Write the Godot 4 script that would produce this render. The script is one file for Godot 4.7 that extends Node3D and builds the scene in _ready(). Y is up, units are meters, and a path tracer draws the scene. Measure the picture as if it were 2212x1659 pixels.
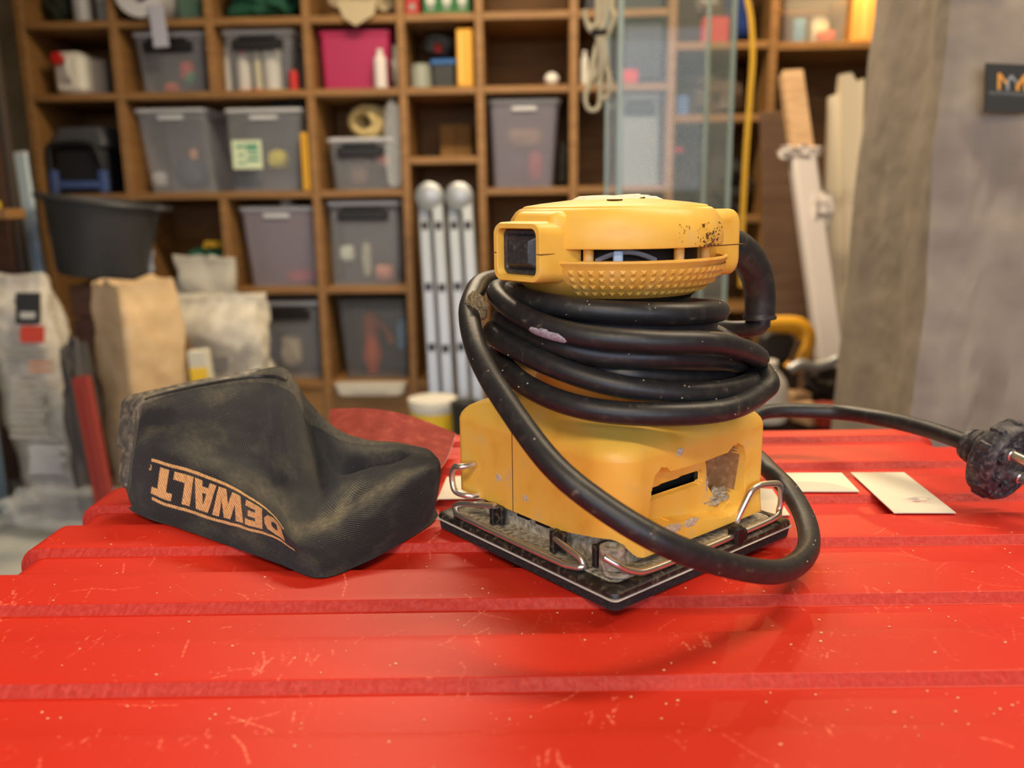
extends Node3D
# A dusty palm sander on a red ribbed chest in a workshop, shelving behind. Metres, y up.

const EYE := Vector3(0, 0.95, 0)      # camera
const TOP := 0.807                    # height of the rib tops of the red lid
const FPX := 1820.0                   # focal length in pixels of the 2212 x 1659 frame
var cam_r: Vector3
var cam_u: Vector3
var cam_f: Vector3
var M := {}
var rng := RandomNumberGenerator.new()
var taken := {}

func _ready():
	# ---- camera
	var p := deg_to_rad(11.9)
	var r := deg_to_rad(0.8)
	cam_f = Vector3(0, -sin(p), -cos(p))
	var rt := Vector3.RIGHT
	var up := rt.cross(cam_f)
	cam_r = rt * cos(r) - up * sin(r)
	cam_u = rt * sin(r) + up * cos(r)
	var cam := Camera3D.new()
	cam.name = "camera"
	cam.fov = rad_to_deg(2.0 * atan(829.5 / FPX))
	cam.near = 0.02
	cam.far = 60.0
	var att := CameraAttributesPhysical.new()
	att.frustum_focal_length = 6.0
	att.exposure_aperture = 1.85
	att.frustum_focus_distance = 0.345
	cam.attributes = att
	add_child(cam)
	cam.transform = Transform3D(Basis(cam_r, cam_u, -cam_f), EYE)
	cam.fov = rad_to_deg(2.0 * atan(829.5 / FPX))
	# ---- sky, exposure
	var we := WorldEnvironment.new()
	we.name = "world_environment"
	var env := Environment.new()
	env.background_mode = Environment.BG_SKY
	var sky := Sky.new()
	var sm := ProceduralSkyMaterial.new()
	sm.sky_top_color = Color(0.70, 0.77, 0.90)
	sm.sky_horizon_color = Color(0.92, 0.93, 0.96)
	sm.ground_bottom_color = Color(0.45, 0.45, 0.45)
	sm.ground_horizon_color = Color(0.6, 0.62, 0.65)
	sm.sky_energy_multiplier = 2.3
	sky.sky_material = sm
	env.sky = sky
	env.tonemap_mode = Environment.TONE_MAPPER_LINEAR
	env.tonemap_exposure = 1.0
	env.sdfgi_enabled = true
	env.ssao_enabled = true
	env.ssil_enabled = true
	we.environment = env
	add_child(we)
	rng.seed = 4711
	materials()
	# ---- lamps (each a glowing panel with its light just below)
	lamp("ceiling_lamp", Vector3(1.0, 2.5, -0.72), Vector2(1.2, 0.16), 3.0, "long warm strip lamp on the ceiling behind the sander")
	lamp("ceiling_lamp", Vector3(-0.3, 2.5, 1.5), Vector2(1.2, 0.16), 4.6, "long warm strip lamp on the ceiling near the camera")
	lamp("ceiling_lamp", Vector3(0.0, 2.5, -2.4), Vector2(1.2, 0.16), 6.0, "long warm strip lamp on the ceiling before the shelving")
	room()
	chest()
	sander()
	dust_bag()
	papers()
	shelving()
	shelf_things()
	ladder()
	glass_case()
	right_side()
	left_side()
	crumbs()

# ------------------------------------------------------------------ placing
func at(u: float, v: float, z: float) -> Vector3:     # the point z metres in front of the camera on the line of sight through a spot of the photograph
	return EYE + (cam_f + cam_r * (u - 1106.0) / FPX - cam_u * (v - 829.5) / FPX) * z

func zpl(u: float, v: float, z: float) -> Vector3:    # the point of the upright plane z metres before the camera
	var d := cam_f + cam_r * (u - 1106.0) / FPX - cam_u * (v - 829.5) / FPX
	return EYE + d * (-z / d.z)

func px(n: float, z: float) -> float:
	return n / FPX * z

var shelf_xf: Transform3D
func sh(u: float, v: float, back := 0.0) -> Vector3:  # a point of the shelving's front plane (or behind it), in the shelving's own axes
	var inv := shelf_xf.affine_inverse()
	var o := inv * EYE
	var d := (inv.basis * (cam_f + cam_r * (u - 1106.0) / FPX - cam_u * (v - 829.5) / FPX))
	return o + d * ((-back - o.z) / d.z)

# ------------------------------------------------------------------ nodes
func numbered(n: String) -> String:
	if not taken.has(n):
		taken[n] = 0
		return n
	taken[n] += 1
	return "%s_%03d" % [n, taken[n]]

func thing(n: String, label: String, category: String, xf := Transform3D.IDENTITY, group := "") -> Node3D:
	var o := Node3D.new()
	o.name = numbered(n)
	add_child(o)
	o.transform = xf
	tag(o, label, category, group)
	return o

func tag(o: Node3D, label: String, category: String, group := "") -> void:
	o.set_meta("label", label)
	o.set_meta("category", category)
	if group:
		o.set_meta("group", group)

func part(n: String, parent: Node, s, m: Material, crease := 40.0) -> MeshInstance3D:
	var o := MeshInstance3D.new()
	o.mesh = s if s is Mesh else mesh_of(s, crease)
	if m:
		o.material_override = m
	o.name = n if parent != self else numbered(n)
	parent.add_child(o, true)
	return o

func struct(n: String, s, m: Material) -> MeshInstance3D:
	var o := part(n, self, s, m)
	o.set_meta("kind", "structure")
	return o

func lamp(n: String, pos: Vector3, size: Vector2, energy: float, label: String) -> void:
	var t := thing(n, label, "lamp", Transform3D(Basis(), pos), "strip lamps on the ceiling")
	var s := shape()
	add_box(s, Vector3(0, 0.06, 0), Vector3(size.x + 0.06, 0.07, size.y + 0.06), 0.01)
	part("housing", t, s, M.white_metal)
	var g := shape()
	add_box(g, Vector3(0, 0.015, 0), Vector3(size.x, 0.02, size.y), 0.004)
	part("diffuser", t, g, M.glow)
	var l := AreaLight3D.new()
	l.name = n + "_area"
	l.area_size = size
	l.light_color = Color(1.0, 0.91, 0.77)
	l.light_energy = energy
	l.area_range = 12.0
	l.shadow_enabled = true
	t.add_child(l, true)
	l.position = Vector3(0, -0.002, 0)
	l.rotation_degrees = Vector3(-90, 0, 0)

# ------------------------------------------------------------------ shapes: {v, i (counter-clockwise outward), uv, uv2}
func shape() -> Dictionary:
	return {"v": PackedVector3Array(), "i": PackedInt32Array(), "uv": PackedVector2Array(), "uv2": PackedVector2Array()}

func orient(s: Dictionary, i0: int, v0: int) -> void:   # turns the faces added since i0 outward, by their signed volume
	var v: PackedVector3Array = s.v
	var ix: PackedInt32Array = s.i
	var c := Vector3.ZERO
	for k in range(v0, v.size()):
		c += v[k]
	c /= maxf(1.0, v.size() - v0)
	var vol := 0.0
	for k in range(i0, ix.size(), 3):
		vol += (v[ix[k]] - c).dot((v[ix[k + 1]] - c).cross(v[ix[k + 2]] - c))
	if vol < 0.0:
		flip(s, i0)

func flip(s: Dictionary, i0 := 0) -> void:
	var ix: PackedInt32Array = s.i
	for k in range(i0, ix.size(), 3):
		var a := ix[k]
		ix[k] = ix[k + 1]
		ix[k + 1] = a
	s.i = ix

func add_grid(s: Dictionary, rows: Array, close_ring := false, cap_first := false, cap_last := false, auto := true, uvs := []) -> void:
	var v: PackedVector3Array = s.v
	var ix: PackedInt32Array = s.i
	var v0 := v.size()
	var i0 := ix.size()
	var n: int = rows[0].size()
	for row in rows:
		for q in row:
			v.append(q)
	for ru in uvs:
		s.uv.append_array(PackedVector2Array(ru))
	var m := n if close_ring else n - 1
	for a in rows.size() - 1:
		for b in m:
			var b2 := (b + 1) % n
			var p0 := v0 + a * n + b
			var p1 := v0 + a * n + b2
			var p2 := v0 + (a + 1) * n + b
			var p3 := v0 + (a + 1) * n + b2
			ix.append_array(PackedInt32Array([p0, p1, p3, p0, p3, p2]))
	for e in [[cap_first, 0, true], [cap_last, rows.size() - 1, false]]:
		if e[0]:
			var row: Array = rows[e[1]] if rows[e[1]] is Array else Array(rows[e[1]])
			var c := Vector3.ZERO
			for q in row:
				c += q
			c /= n
			var ci := v.size()
			v.append(c)
			if uvs:
				s.uv.append(Vector2.ZERO)
			var f: int = v0 + int(e[1]) * n
			for b in n:
				var b2 := (b + 1) % n
				if e[2]:
					ix.append_array(PackedInt32Array([f + b2, f + b, ci]))
				else:
					ix.append_array(PackedInt32Array([f + b, f + b2, ci]))
	s.v = v
	s.i = ix
	if auto:
		orient(s, i0, v0)

func add_box(s: Dictionary, c: Vector3, size: Vector3, bevel := 0.0, b := Basis()) -> void:
	var h := size * 0.5
	bevel = minf(bevel, minf(h.x, minf(h.y, h.z)) * 0.95)
	if bevel <= 0.0:
		bevel = minf(h.x, minf(h.y, h.z)) * 0.05
	var rows := []
	var out := func(y: float, ix: float) -> Array:
		var a := []
		var x := h.x - ix
		var z := h.z - ix
		var k := bevel * (1.0 if ix < bevel * 0.5 else 0.45)
		for q in [[x, z - k], [x - k, z], [-x + k, z], [-x, z - k], [-x, -z + k], [-x + k, -z], [x - k, -z], [x, -z + k]]:
			a.append(c + b * Vector3(q[0], y, q[1]))
		return a
	rows.append(out.call(-h.y, bevel * 0.9))
	rows.append(out.call(-h.y + bevel, 0.0))
	rows.append(out.call(h.y - bevel, 0.0))
	rows.append(out.call(h.y, bevel * 0.9))
	add_grid(s, rows, true, true, true)

func add_beam(s: Dictionary, a: Vector3, b: Vector3, w: float, d: float, side := Vector3.RIGHT, bevel := 0.002) -> void:
	var y := (b - a).normalized()
	var z := side.cross(y).normalized()
	var x := y.cross(z)
	add_box(s, (a + b) * 0.5, Vector3(w, (b - a).length(), d), bevel, Basis(x, y, z))

func soft_block(s: Dictionary, c: Vector3, size: Vector3, r: float) -> void:     # a box with well rounded edges
	var rows := []
	for k in 12:
		var f := -1.0 if k < 6 else 1.0
		var a := PI * 0.5 * (k if k < 6 else 11 - k) / 5.0
		var row := []
		for v in ring(size.x * 0.5 - r * (1.0 - sin(a)), size.y * 0.5 - r * (1.0 - sin(a)), r, 0.0, [3, 3, 3, 3], 6):
			row.append(c + Vector3(v.x, v.z, f * (size.z * 0.5 - r * (1.0 - cos(a)))))
		rows.append(row)
	add_grid(s, rows, true, true, true)

func add_lathe(s: Dictionary, prof: Array, n := 48, xf := Transform3D.IDENTITY, cap := true) -> void:   # profile of (radius, height)
	var rows := []
	for q in prof:
		var a := []
		for k in n:
			var t := TAU * k / n
			a.append(xf * Vector3(q[0] * cos(t), q[1], q[0] * sin(t)))
		rows.append(a)
	add_grid(s, rows, true, cap, cap)

func smooth_path(pts: Array, step: float) -> Array:     # Catmull-Rom
	var out := []
	for k in pts.size() - 1:
		var p0: Vector3 = pts[maxi(k - 1, 0)]
		var p1: Vector3 = pts[k]
		var p2: Vector3 = pts[k + 1]
		var p3: Vector3 = pts[mini(k + 2, pts.size() - 1)]
		var n := maxi(1, int(ceil(p1.distance_to(p2) / step)))
		for j in n:
			out.append(cat(p0, p1, p2, p3, float(j) / n))
	out.append(pts[-1])
	return out

func cat(a, b, c, d, t: float):
	return (b * 2.0 + (c - a) * t + (a * 2.0 - b * 5.0 + c * 4.0 - d) * (t * t) + (b * 3.0 - a - c * 3.0 + d) * (t * t * t)) * 0.5

func add_tube(s: Dictionary, path: Array, rad, n := 12) -> void:
	var rows := []
	var t0: Vector3 = (path[1] - path[0]).normalized()
	var nx := t0.cross(Vector3.UP if absf(t0.y) < 0.9 else Vector3.RIGHT).normalized()
	for k in path.size():
		var t: Vector3 = (path[mini(k + 1, path.size() - 1)] - path[maxi(k - 1, 0)]).normalized()
		nx = (nx - t * nx.dot(t)).normalized()
		var ny := t.cross(nx)
		var rr: float = rad[k] if rad is Array or rad is PackedFloat32Array else rad
		var a := []
		for j in n:
			var q := TAU * j / n
			a.append(path[k] + (nx * cos(q) + ny * sin(q)) * rr)
		rows.append(a)
	add_grid(s, rows, true, true, true, false)

func add_lump(s: Dictionary, c: Vector3, size: Vector3, rough := 0.15, seed_ := 1, n := 18, box := 0.0) -> void:
	var no := FastNoiseLite.new()
	no.seed = seed_
	no.frequency = 0.8
	var rows := []
	for a in range(1, n):
		var row := []
		var th := PI * a / n
		for b in n * 2:
			var ph := PI * b / n
			var d := Vector3(sin(th) * cos(ph), -cos(th), sin(th) * sin(ph))
			if box > 0.0:
				var mx := maxf(absf(d.x), maxf(absf(d.y), absf(d.z)))
				d = d.lerp(d / mx, box)
			d *= 1.0 + rough * no.get_noise_3d(d.x * 2.0, d.y * 2.0, d.z * 2.0) * 2.0
			row.append(c + d * size * 0.5)
		rows.append(row)
	add_grid(s, rows, true, true, true)

func add_prism(s: Dictionary, poly: Array, h: Vector3) -> void:   # polygon of points swept along h
	var a := []
	for q in poly:
		a.append(q + h)
	var v0: int = s.v.size()
	var i0: int = s.i.size()
	add_grid(s, [poly, a], true, false, false, false)
	# caps by triangulation in the polygon's plane
	var nrm := h.normalized()
	var ux: Vector3 = (poly[1] - poly[0]).normalized()
	var uy := nrm.cross(ux)
	var flat := PackedVector2Array()
	for q in poly:
		flat.append(Vector2((q - poly[0]).dot(ux), (q - poly[0]).dot(uy)))
	var tri := Geometry2D.triangulate_polygon(flat)
	var n := poly.size()
	var ix: PackedInt32Array = s.i
	var area := 0.0
	for k in n:
		var e := flat[(k + 1) % n]
		area += flat[k].x * e.y - flat[k].y * e.x
	for k in range(0, tri.size(), 3):
		var t := [tri[k], tri[k + 1], tri[k + 2]]
		var cr := (flat[t[1]] - flat[t[0]]).cross(flat[t[2]] - flat[t[0]])
		if (cr > 0.0) != (area > 0.0):
			t = [t[0], t[2], t[1]]
		ix.append_array(PackedInt32Array([v0 + t[0], v0 + t[2], v0 + t[1], v0 + n + t[0], v0 + n + t[1], v0 + n + t[2]]))
	s.i = ix
	orient(s, i0, v0)

func mesh_of(s: Dictionary, crease := 40.0, into: ArrayMesh = null, m: Material = null) -> ArrayMesh:
	var v: PackedVector3Array = s.v
	var ix: PackedInt32Array = s.i
	var uv: PackedVector2Array = s.uv
	var uv2: PackedVector2Array = s.uv2
	var has_uv := uv.size() == v.size()
	var has_uv2 := uv2.size() == v.size()
	var weld := PackedInt32Array()
	weld.resize(v.size())
	var ids := {}
	for k in v.size():
		var key := Vector3i((v[k] * 200000.0).round())
		if not ids.has(key):
			ids[key] = ids.size()
		weld[k] = ids[key]
	var nf := ix.size() / 3
	var fn := PackedVector3Array()
	fn.resize(nf)
	var faces_of := []
	faces_of.resize(ids.size())
	for f in nf:
		var a := v[ix[f * 3]]
		fn[f] = (v[ix[f * 3 + 1]] - a).cross(v[ix[f * 3 + 2]] - a)
		for j in 3:
			var w := weld[ix[f * 3 + j]]
			if faces_of[w] == null:
				faces_of[w] = PackedInt32Array()
			faces_of[w].append(f)
	var unit := PackedVector3Array()
	unit.resize(nf)
	for f in nf:
		unit[f] = fn[f].normalized()
	var lim := cos(deg_to_rad(crease))
	var ov := PackedVector3Array()
	var on := PackedVector3Array()
	var ou := PackedVector2Array()
	var ou2 := PackedVector2Array()
	var oi := PackedInt32Array()
	var made := {}
	for f in nf:
		var tri := PackedInt32Array()
		for j in 3:
			var k := ix[f * 3 + j]
			var nn := Vector3.ZERO
			for g in faces_of[weld[k]]:
				if unit[g].dot(unit[f]) >= lim:
					nn += fn[g]
			nn = nn.normalized()
			if nn == Vector3.ZERO:
				nn = unit[f]
			var key := Vector4i(k, int(nn.x * 400.0), int(nn.y * 400.0), int(nn.z * 400.0))
			var at_: int = made.get(key, -1)
			if at_ < 0:
				at_ = ov.size()
				made[key] = at_
				ov.append(v[k])
				on.append(nn)
				if has_uv:
					ou.append(uv[k])
				if has_uv2:
					ou2.append(uv2[k])
			tri.append(at_)
		oi.append_array(PackedInt32Array([tri[0], tri[2], tri[1]]))
	var arr := []
	arr.resize(Mesh.ARRAY_MAX)
	arr[Mesh.ARRAY_VERTEX] = ov
	arr[Mesh.ARRAY_NORMAL] = on
	if has_uv:
		arr[Mesh.ARRAY_TEX_UV] = ou
	if has_uv2:
		arr[Mesh.ARRAY_TEX_UV2] = ou2
	arr[Mesh.ARRAY_INDEX] = oi
	var me := into if into else ArrayMesh.new()
	if ov.size() != on.size() or (has_uv and ou.size() != ov.size()):
		print("BAD ", ov.size(), " ", on.size(), " ", ou.size())
	me.add_surface_from_arrays(Mesh.PRIMITIVE_TRIANGLES, arr)
	if m:
		me.surface_set_material(me.get_surface_count() - 1, m)
	return me

func ring(hx: float, hz: float, r, y: float, side_n: Array, arc_n: int) -> Array:  # rounded rectangle; r for all corners or [+x+z, -x+z, -x-z, +x-z]; side_n = samples on the +z, -x, -z, +x sides
	var a := []
	var sx := [1, -1, -1, 1]
	var sz := [1, 1, -1, -1]
	var end := func(k: int, t: float) -> Vector3:
		var rk: float = minf(r[k] if r is Array else r, minf(hx, hz))
		return Vector3(sx[k] * (hx - rk) + rk * cos(t), y, sz[k] * (hz - rk) + rk * sin(t))
	for k in 4:
		var t1 := PI * 0.5 * (k + 1)
		for j in arc_n:
			a.append(end.call(k, t1 - PI * 0.5 + PI * 0.5 * j / (arc_n - 1)))
		var prev: Vector3 = a[-1]
		var nxt: Vector3 = end.call((k + 1) % 4, t1)
		for j in range(1, side_n[k]):
			a.append(prev.lerp(nxt, float(j) / side_n[k]))
	return a

# ------------------------------------------------------------------ materials
func mat(c: Color, rough := 0.5, metal := 0.0, spec := 0.5) -> StandardMaterial3D:
	var m := StandardMaterial3D.new()
	m.albedo_color = c
	m.roughness = rough
	m.metallic = metal
	m.metallic_specular = spec
	return m

func noise_tex(freq: float, stops: Array, seed_ := 1, size := 512, oct := 4, stretch := 1.0) -> Texture2D:
	var n := FastNoiseLite.new()
	n.seed = seed_
	n.frequency = freq
	n.fractal_octaves = oct
	n.noise_type = FastNoiseLite.TYPE_SIMPLEX_SMOOTH
	var t := NoiseTexture2D.new()
	t.width = size
	t.height = size
	t.seamless = true
	t.noise = n
	var g := Gradient.new()
	g.offsets = PackedFloat32Array(stops.map(func(q): return q[0]))
	g.colors = PackedColorArray(stops.map(func(q): return q[1]))
	t.color_ramp = g
	return t

func tri(m: StandardMaterial3D, tex: Texture2D, scale: Vector3) -> StandardMaterial3D:
	m.albedo_texture = tex
	m.albedo_color = Color.WHITE
	m.uv1_triplanar = true
	m.uv1_scale = scale
	return m

func bump(m: StandardMaterial3D, tex: Texture2D, cm: float) -> StandardMaterial3D:
	m.heightmap_enabled = true
	m.heightmap_texture = tex
	m.heightmap_scale = cm
	return m

func c8(r: int, g: int, b: int, a := 1.0) -> Color:
	return Color(r / 255.0, g / 255.0, b / 255.0, a)

func clear(c: Color, rough := 0.4) -> StandardMaterial3D:
	var m := mat(c, rough)
	m.transparency = BaseMaterial3D.TRANSPARENCY_ALPHA
	m.cull_mode = BaseMaterial3D.CULL_DISABLED
	return m

func materials() -> void:
	M.glow = mat(c8(255, 240, 215), 0.6)
	M.glow.emission_enabled = true
	M.glow.emission = Color(1.0, 0.85, 0.62)
	M.glow.emission_energy_multiplier = 1.6
	M.white_metal = mat(c8(225, 225, 220), 0.5)
	# foreground
	M.yellow = tri(mat(c8(240, 170, 46), 0.42), noise_tex(0.012, [[0.0, c8(232, 172, 62)], [0.35, c8(243, 190, 76)], [0.7, c8(246, 196, 86)], [1.0, c8(234, 194, 120)]], 3), Vector3.ONE * 9.0)
	bump(M.yellow, noise_tex(0.05, [[0.0, Color.BLACK], [1.0, Color.WHITE]], 8, 256), 0.006)
	M.yellow_grip = tri(mat(c8(232, 160, 40), 0.5), noise_tex(0.02, [[0.0, c8(218, 158, 58)], [0.5, c8(234, 178, 74)], [1.0, c8(230, 186, 104)]], 5), Vector3.ONE * 12.0)
	M.yellow_dusty = tri(mat(c8(236, 170, 60), 0.6), noise_tex(0.016, [[0.0, c8(222, 150, 46)], [0.45, c8(234, 166, 58)], [0.62, c8(226, 176, 100)], [0.8, c8(216, 190, 150)], [1.0, c8(228, 214, 190)]], 17), Vector3.ONE * 11.0)
	M.black = mat(c8(22, 22, 24), 0.45)
	M.black_rubber = tri(mat(c8(34, 34, 36), 0.45), noise_tex(0.02, [[0.0, c8(30, 30, 33)], [0.55, c8(38, 38, 40)], [0.8, c8(54, 51, 46)], [1.0, c8(104, 94, 74)]], 9), Vector3.ONE * 14.0)
	M.cord = tri(mat(c8(30, 30, 32), 0.44), noise_tex(0.02, [[0.0, c8(26, 26, 29)], [0.5, c8(34, 34, 37)], [0.72, c8(42, 41, 40)], [0.84, c8(60, 56, 48)], [1.0, c8(150, 138, 110)]], 12), Vector3.ONE * 16.0)
	bump(M.cord, noise_tex(0.09, [[0.0, Color.BLACK], [1.0, Color.WHITE]], 21, 256), 0.006)
	M.plate = tri(mat(c8(30, 28, 26), 0.42), noise_tex(0.03, [[0.0, c8(24, 22, 22)], [0.55, c8(36, 34, 32)], [0.7, c8(66, 60, 50)], [1.0, c8(140, 126, 98)]], 14), Vector3.ONE * 16.0)
	M.dust = tri(mat(c8(170, 150, 112), 0.95), noise_tex(0.03, [[0.0, c8(112, 102, 86)], [0.3, c8(156, 144, 120)], [0.6, c8(192, 180, 156)], [1.0, c8(226, 218, 204)]], 15), Vector3.ONE * 20.0)
	bump(M.dust, noise_tex(0.06, [[0.0, Color.BLACK], [1.0, Color.WHITE]], 22, 256), 0.06)
	M.dusty_plastic = tri(mat(c8(60, 56, 52), 0.5), noise_tex(0.025, [[0.0, c8(56, 53, 52)], [0.45, c8(78, 74, 70)], [0.7, c8(124, 114, 98)], [1.0, c8(176, 162, 132)]], 27), Vector3.ONE * 14.0)
	M.brown_dust_shade = tri(mat(c8(130, 96, 74), 0.95), noise_tex(0.03, [[0.0, c8(150, 108, 62)], [0.6, c8(172, 130, 82)], [1.0, c8(200, 172, 136)]], 28), Vector3.ONE * 16.0)  # dust of the pocket, with its shade put into the brown
	M.plug_rubber = tri(mat(c8(40, 38, 44), 0.5), noise_tex(0.035, [[0.0, c8(26, 25, 32)], [0.5, c8(44, 43, 52)], [0.7, c8(84, 80, 82)], [1.0, c8(150, 140, 120)]], 29), Vector3.ONE * 16.0)
	M.foam = tri(mat(c8(34, 30, 32), 0.95), noise_tex(0.05, [[0.0, c8(16, 14, 16)], [0.6, c8(38, 33, 36)], [1.0, c8(84, 74, 66)]], 16), Vector3.ONE * 20.0)
	M.paper_edge = mat(c8(206, 196, 186), 0.6)
	M.chrome = mat(c8(232, 228, 218), 0.28, 0.92)
	M.dark = mat(c8(14, 11, 9), 0.8)
	M.grey_plastic = mat(c8(120, 122, 128), 0.5)
	M.white_plastic = mat(c8(226, 224, 214), 0.45)
	M.neck = tri(mat(c8(200, 200, 205), 0.5), noise_tex(0.02, [[0.0, c8(150, 150, 158)], [0.5, c8(214, 214, 218)], [1.0, c8(235, 235, 232)]], 19), Vector3.ONE * 14.0)
	M.sticker = tri(mat(c8(226, 216, 176), 0.8), noise_tex(0.05, [[0.0, c8(110, 104, 90)], [0.25, c8(214, 210, 186)], [1.0, c8(236, 234, 216)]], 20), Vector3.ONE * 20.0)
	M.soot = mat(c8(96, 62, 32), 0.9)
	M.lint = tri(mat(c8(140, 120, 84), 1.0), noise_tex(0.06, [[0.0, c8(60, 50, 34)], [1.0, c8(190, 168, 124)]], 23), Vector3.ONE * 24.0)
	M.paint = tri(mat(c8(170, 165, 176), 0.6), noise_tex(0.05, [[0.0, c8(112, 108, 118)], [0.5, c8(168, 162, 174)], [1.0, c8(205, 198, 206)]], 24), Vector3.ONE * 24.0)
	M.card = mat(c8(226, 220, 204), 0.35)
	M.chip = tri(mat(c8(206, 190, 160), 0.8), noise_tex(0.05, [[0.0, c8(166, 146, 112)], [0.5, c8(206, 192, 164)], [1.0, c8(226, 218, 200)]], 63), Vector3.ONE * 20.0)
	M.sandpaper = tri(mat(c8(150, 52, 40), 0.9), noise_tex(0.02, [[0.0, c8(128, 40, 32)], [0.6, c8(146, 52, 42)], [1.0, c8(176, 92, 76)]], 25), Vector3.ONE * 8.0)
	# workshop
	var grain := wood_image(Color(0.62, 0.46, 0.27), Color(0.50, 0.36, 0.20), 31)
	M.wood = tri(mat(Color.WHITE, 0.55), grain, Vector3(1.2, 2.4, 1.2))
	M.wood_back = tri(mat(Color.WHITE, 0.7), wood_image(Color(0.48, 0.34, 0.18), Color(0.40, 0.27, 0.13), 33), Vector3(1.0, 1.0, 1.0))
	M.wood_pale = tri(mat(Color.WHITE, 0.7), wood_image(Color(0.84, 0.70, 0.54), Color(0.72, 0.57, 0.42), 35), Vector3(1.5, 1.5, 1.5))
	M.wood_dark = tri(mat(Color.WHITE, 0.7), wood_image(Color(0.27, 0.15, 0.08), Color(0.2, 0.11, 0.06), 36), Vector3(1.0, 1.0, 1.0))
	M.hardboard = tri(mat(Color.WHITE, 0.7), wood_image(Color(0.44, 0.33, 0.25), Color(0.37, 0.27, 0.2), 37), Vector3(1.0, 1.0, 1.0))
	M.concrete = tri(mat(c8(140, 142, 138), 0.7), noise_tex(0.01, [[0.0, c8(140, 146, 146)], [0.5, c8(164, 169, 168)], [1.0, c8(186, 189, 186)]], 41), Vector3.ONE * 0.8)
	M.wall = tri(mat(c8(150, 135, 110), 0.9), noise_tex(0.01, [[0.0, c8(130, 116, 94)], [1.0, c8(168, 152, 126)]], 42), Vector3.ONE * 0.7)
	M.ceiling = mat(c8(190, 180, 165), 0.9)
	M.bin = clear(c8(190, 196, 204, 0.27), 0.42)
	M.bin_smoke = clear(c8(150, 146, 160, 0.55), 0.45)
	M.bin_lid = clear(c8(225, 228, 232, 0.75), 0.4)
	M.film = clear(c8(214, 218, 220, 0.24), 0.3)
	M.glass = clear(c8(205, 225, 218, 0.05), 0.02)
	M.glass.metallic_specular = 0.22
	M.glass_edge = mat(c8(160, 178, 168), 0.25)
	M.alu = mat(c8(168, 172, 174), 0.42, 0.7)
	M.kraft = tri(mat(c8(200, 160, 104), 0.75), noise_tex(0.01, [[0.0, c8(188, 158, 118)], [1.0, c8(212, 186, 148)]], 43), Vector3.ONE * 3.0)
	M.paper_sack = tri(mat(c8(206, 202, 190), 0.75), noise_tex(0.012, [[0.0, c8(176, 170, 156)], [1.0, c8(222, 218, 206)]], 44), Vector3.ONE * 3.0)
	M.cover = tri(mat(c8(134, 122, 112), 0.85), noise_tex(0.006, [[0.0, c8(140, 128, 118)], [0.5, c8(152, 140, 128)], [1.0, c8(164, 150, 134)]], 45), Vector3.ONE * 1.6)
	bump(M.cover, noise_tex(0.01, [[0.0, Color.BLACK], [1.0, Color.WHITE]], 46, 512, 3), 0.5)
	M.rope = mat(c8(196, 186, 158), 0.9)

func wood_image(a: Color, b: Color, seed_: int) -> ImageTexture:
	var n := FastNoiseLite.new()
	n.seed = seed_
	n.frequency = 0.012
	n.fractal_octaves = 4
	var im := Image.create(256, 256, false, Image.FORMAT_RGB8)
	for y in 256:
		for x in 256:
			var t := 0.5 + 0.9 * n.get_noise_2d(minf(x, 255 - x) * 1.0, y * 7.0)
			im.set_pixel(x, y, b.lerp(a, clampf(t, 0.0, 1.0)))
	return ImageTexture.create_from_image(im)

# ------------------------------------------------------------------ room
func room() -> void:
	var wall := func(n: String, c: Vector3, size: Vector3, m: Material):
		var s := shape()
		add_box(s, c, size, 0.002)
		return struct(n, s, m)
	wall.call("floor", Vector3(0, -0.05, -0.7), Vector3(7.4, 0.1, 7.6), M.concrete)
	wall.call("ceiling", Vector3(0, 2.7, -0.7), Vector3(7.4, 0.1, 7.6), M.ceiling)
	wall.call("wall_back", Vector3(0, 1.325, -4.4), Vector3(7.4, 2.65, 0.2), M.wall)
	wall.call("wall_left", Vector3(-3.6, 1.325, -0.7), Vector3(0.2, 2.65, 7.2), M.wall)
	wall.call("wall_right", Vector3(3.6, 1.325, -0.7), Vector3(0.2, 2.65, 7.2), M.wall)
	# the wall behind the camera with a wide window
	var s := shape()
	add_box(s, Vector3(0, 0.5, 3.0), Vector3(7.4, 1.0, 0.2), 0.002)
	add_box(s, Vector3(0, 2.5, 3.0), Vector3(7.4, 0.3, 0.2), 0.002)
	add_box(s, Vector3(-2.9, 1.675, 3.0), Vector3(1.6, 1.35, 0.2), 0.002)
	add_box(s, Vector3(2.9, 1.675, 3.0), Vector3(1.6, 1.35, 0.2), 0.002)
	struct("wall_front", s, M.wall)
	var w := shape()
	for x in [-2.07, -0.7, 0.7, 2.07]:
		add_box(w, Vector3(x, 1.675, 3.0), Vector3(0.06, 1.35, 0.08), 0.004)
	for y in [1.03, 2.32]:
		add_box(w, Vector3(0, y, 3.0), Vector3(4.2, 0.06, 0.08), 0.004)
	struct("window_1", w, M.white_plastic)

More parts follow.
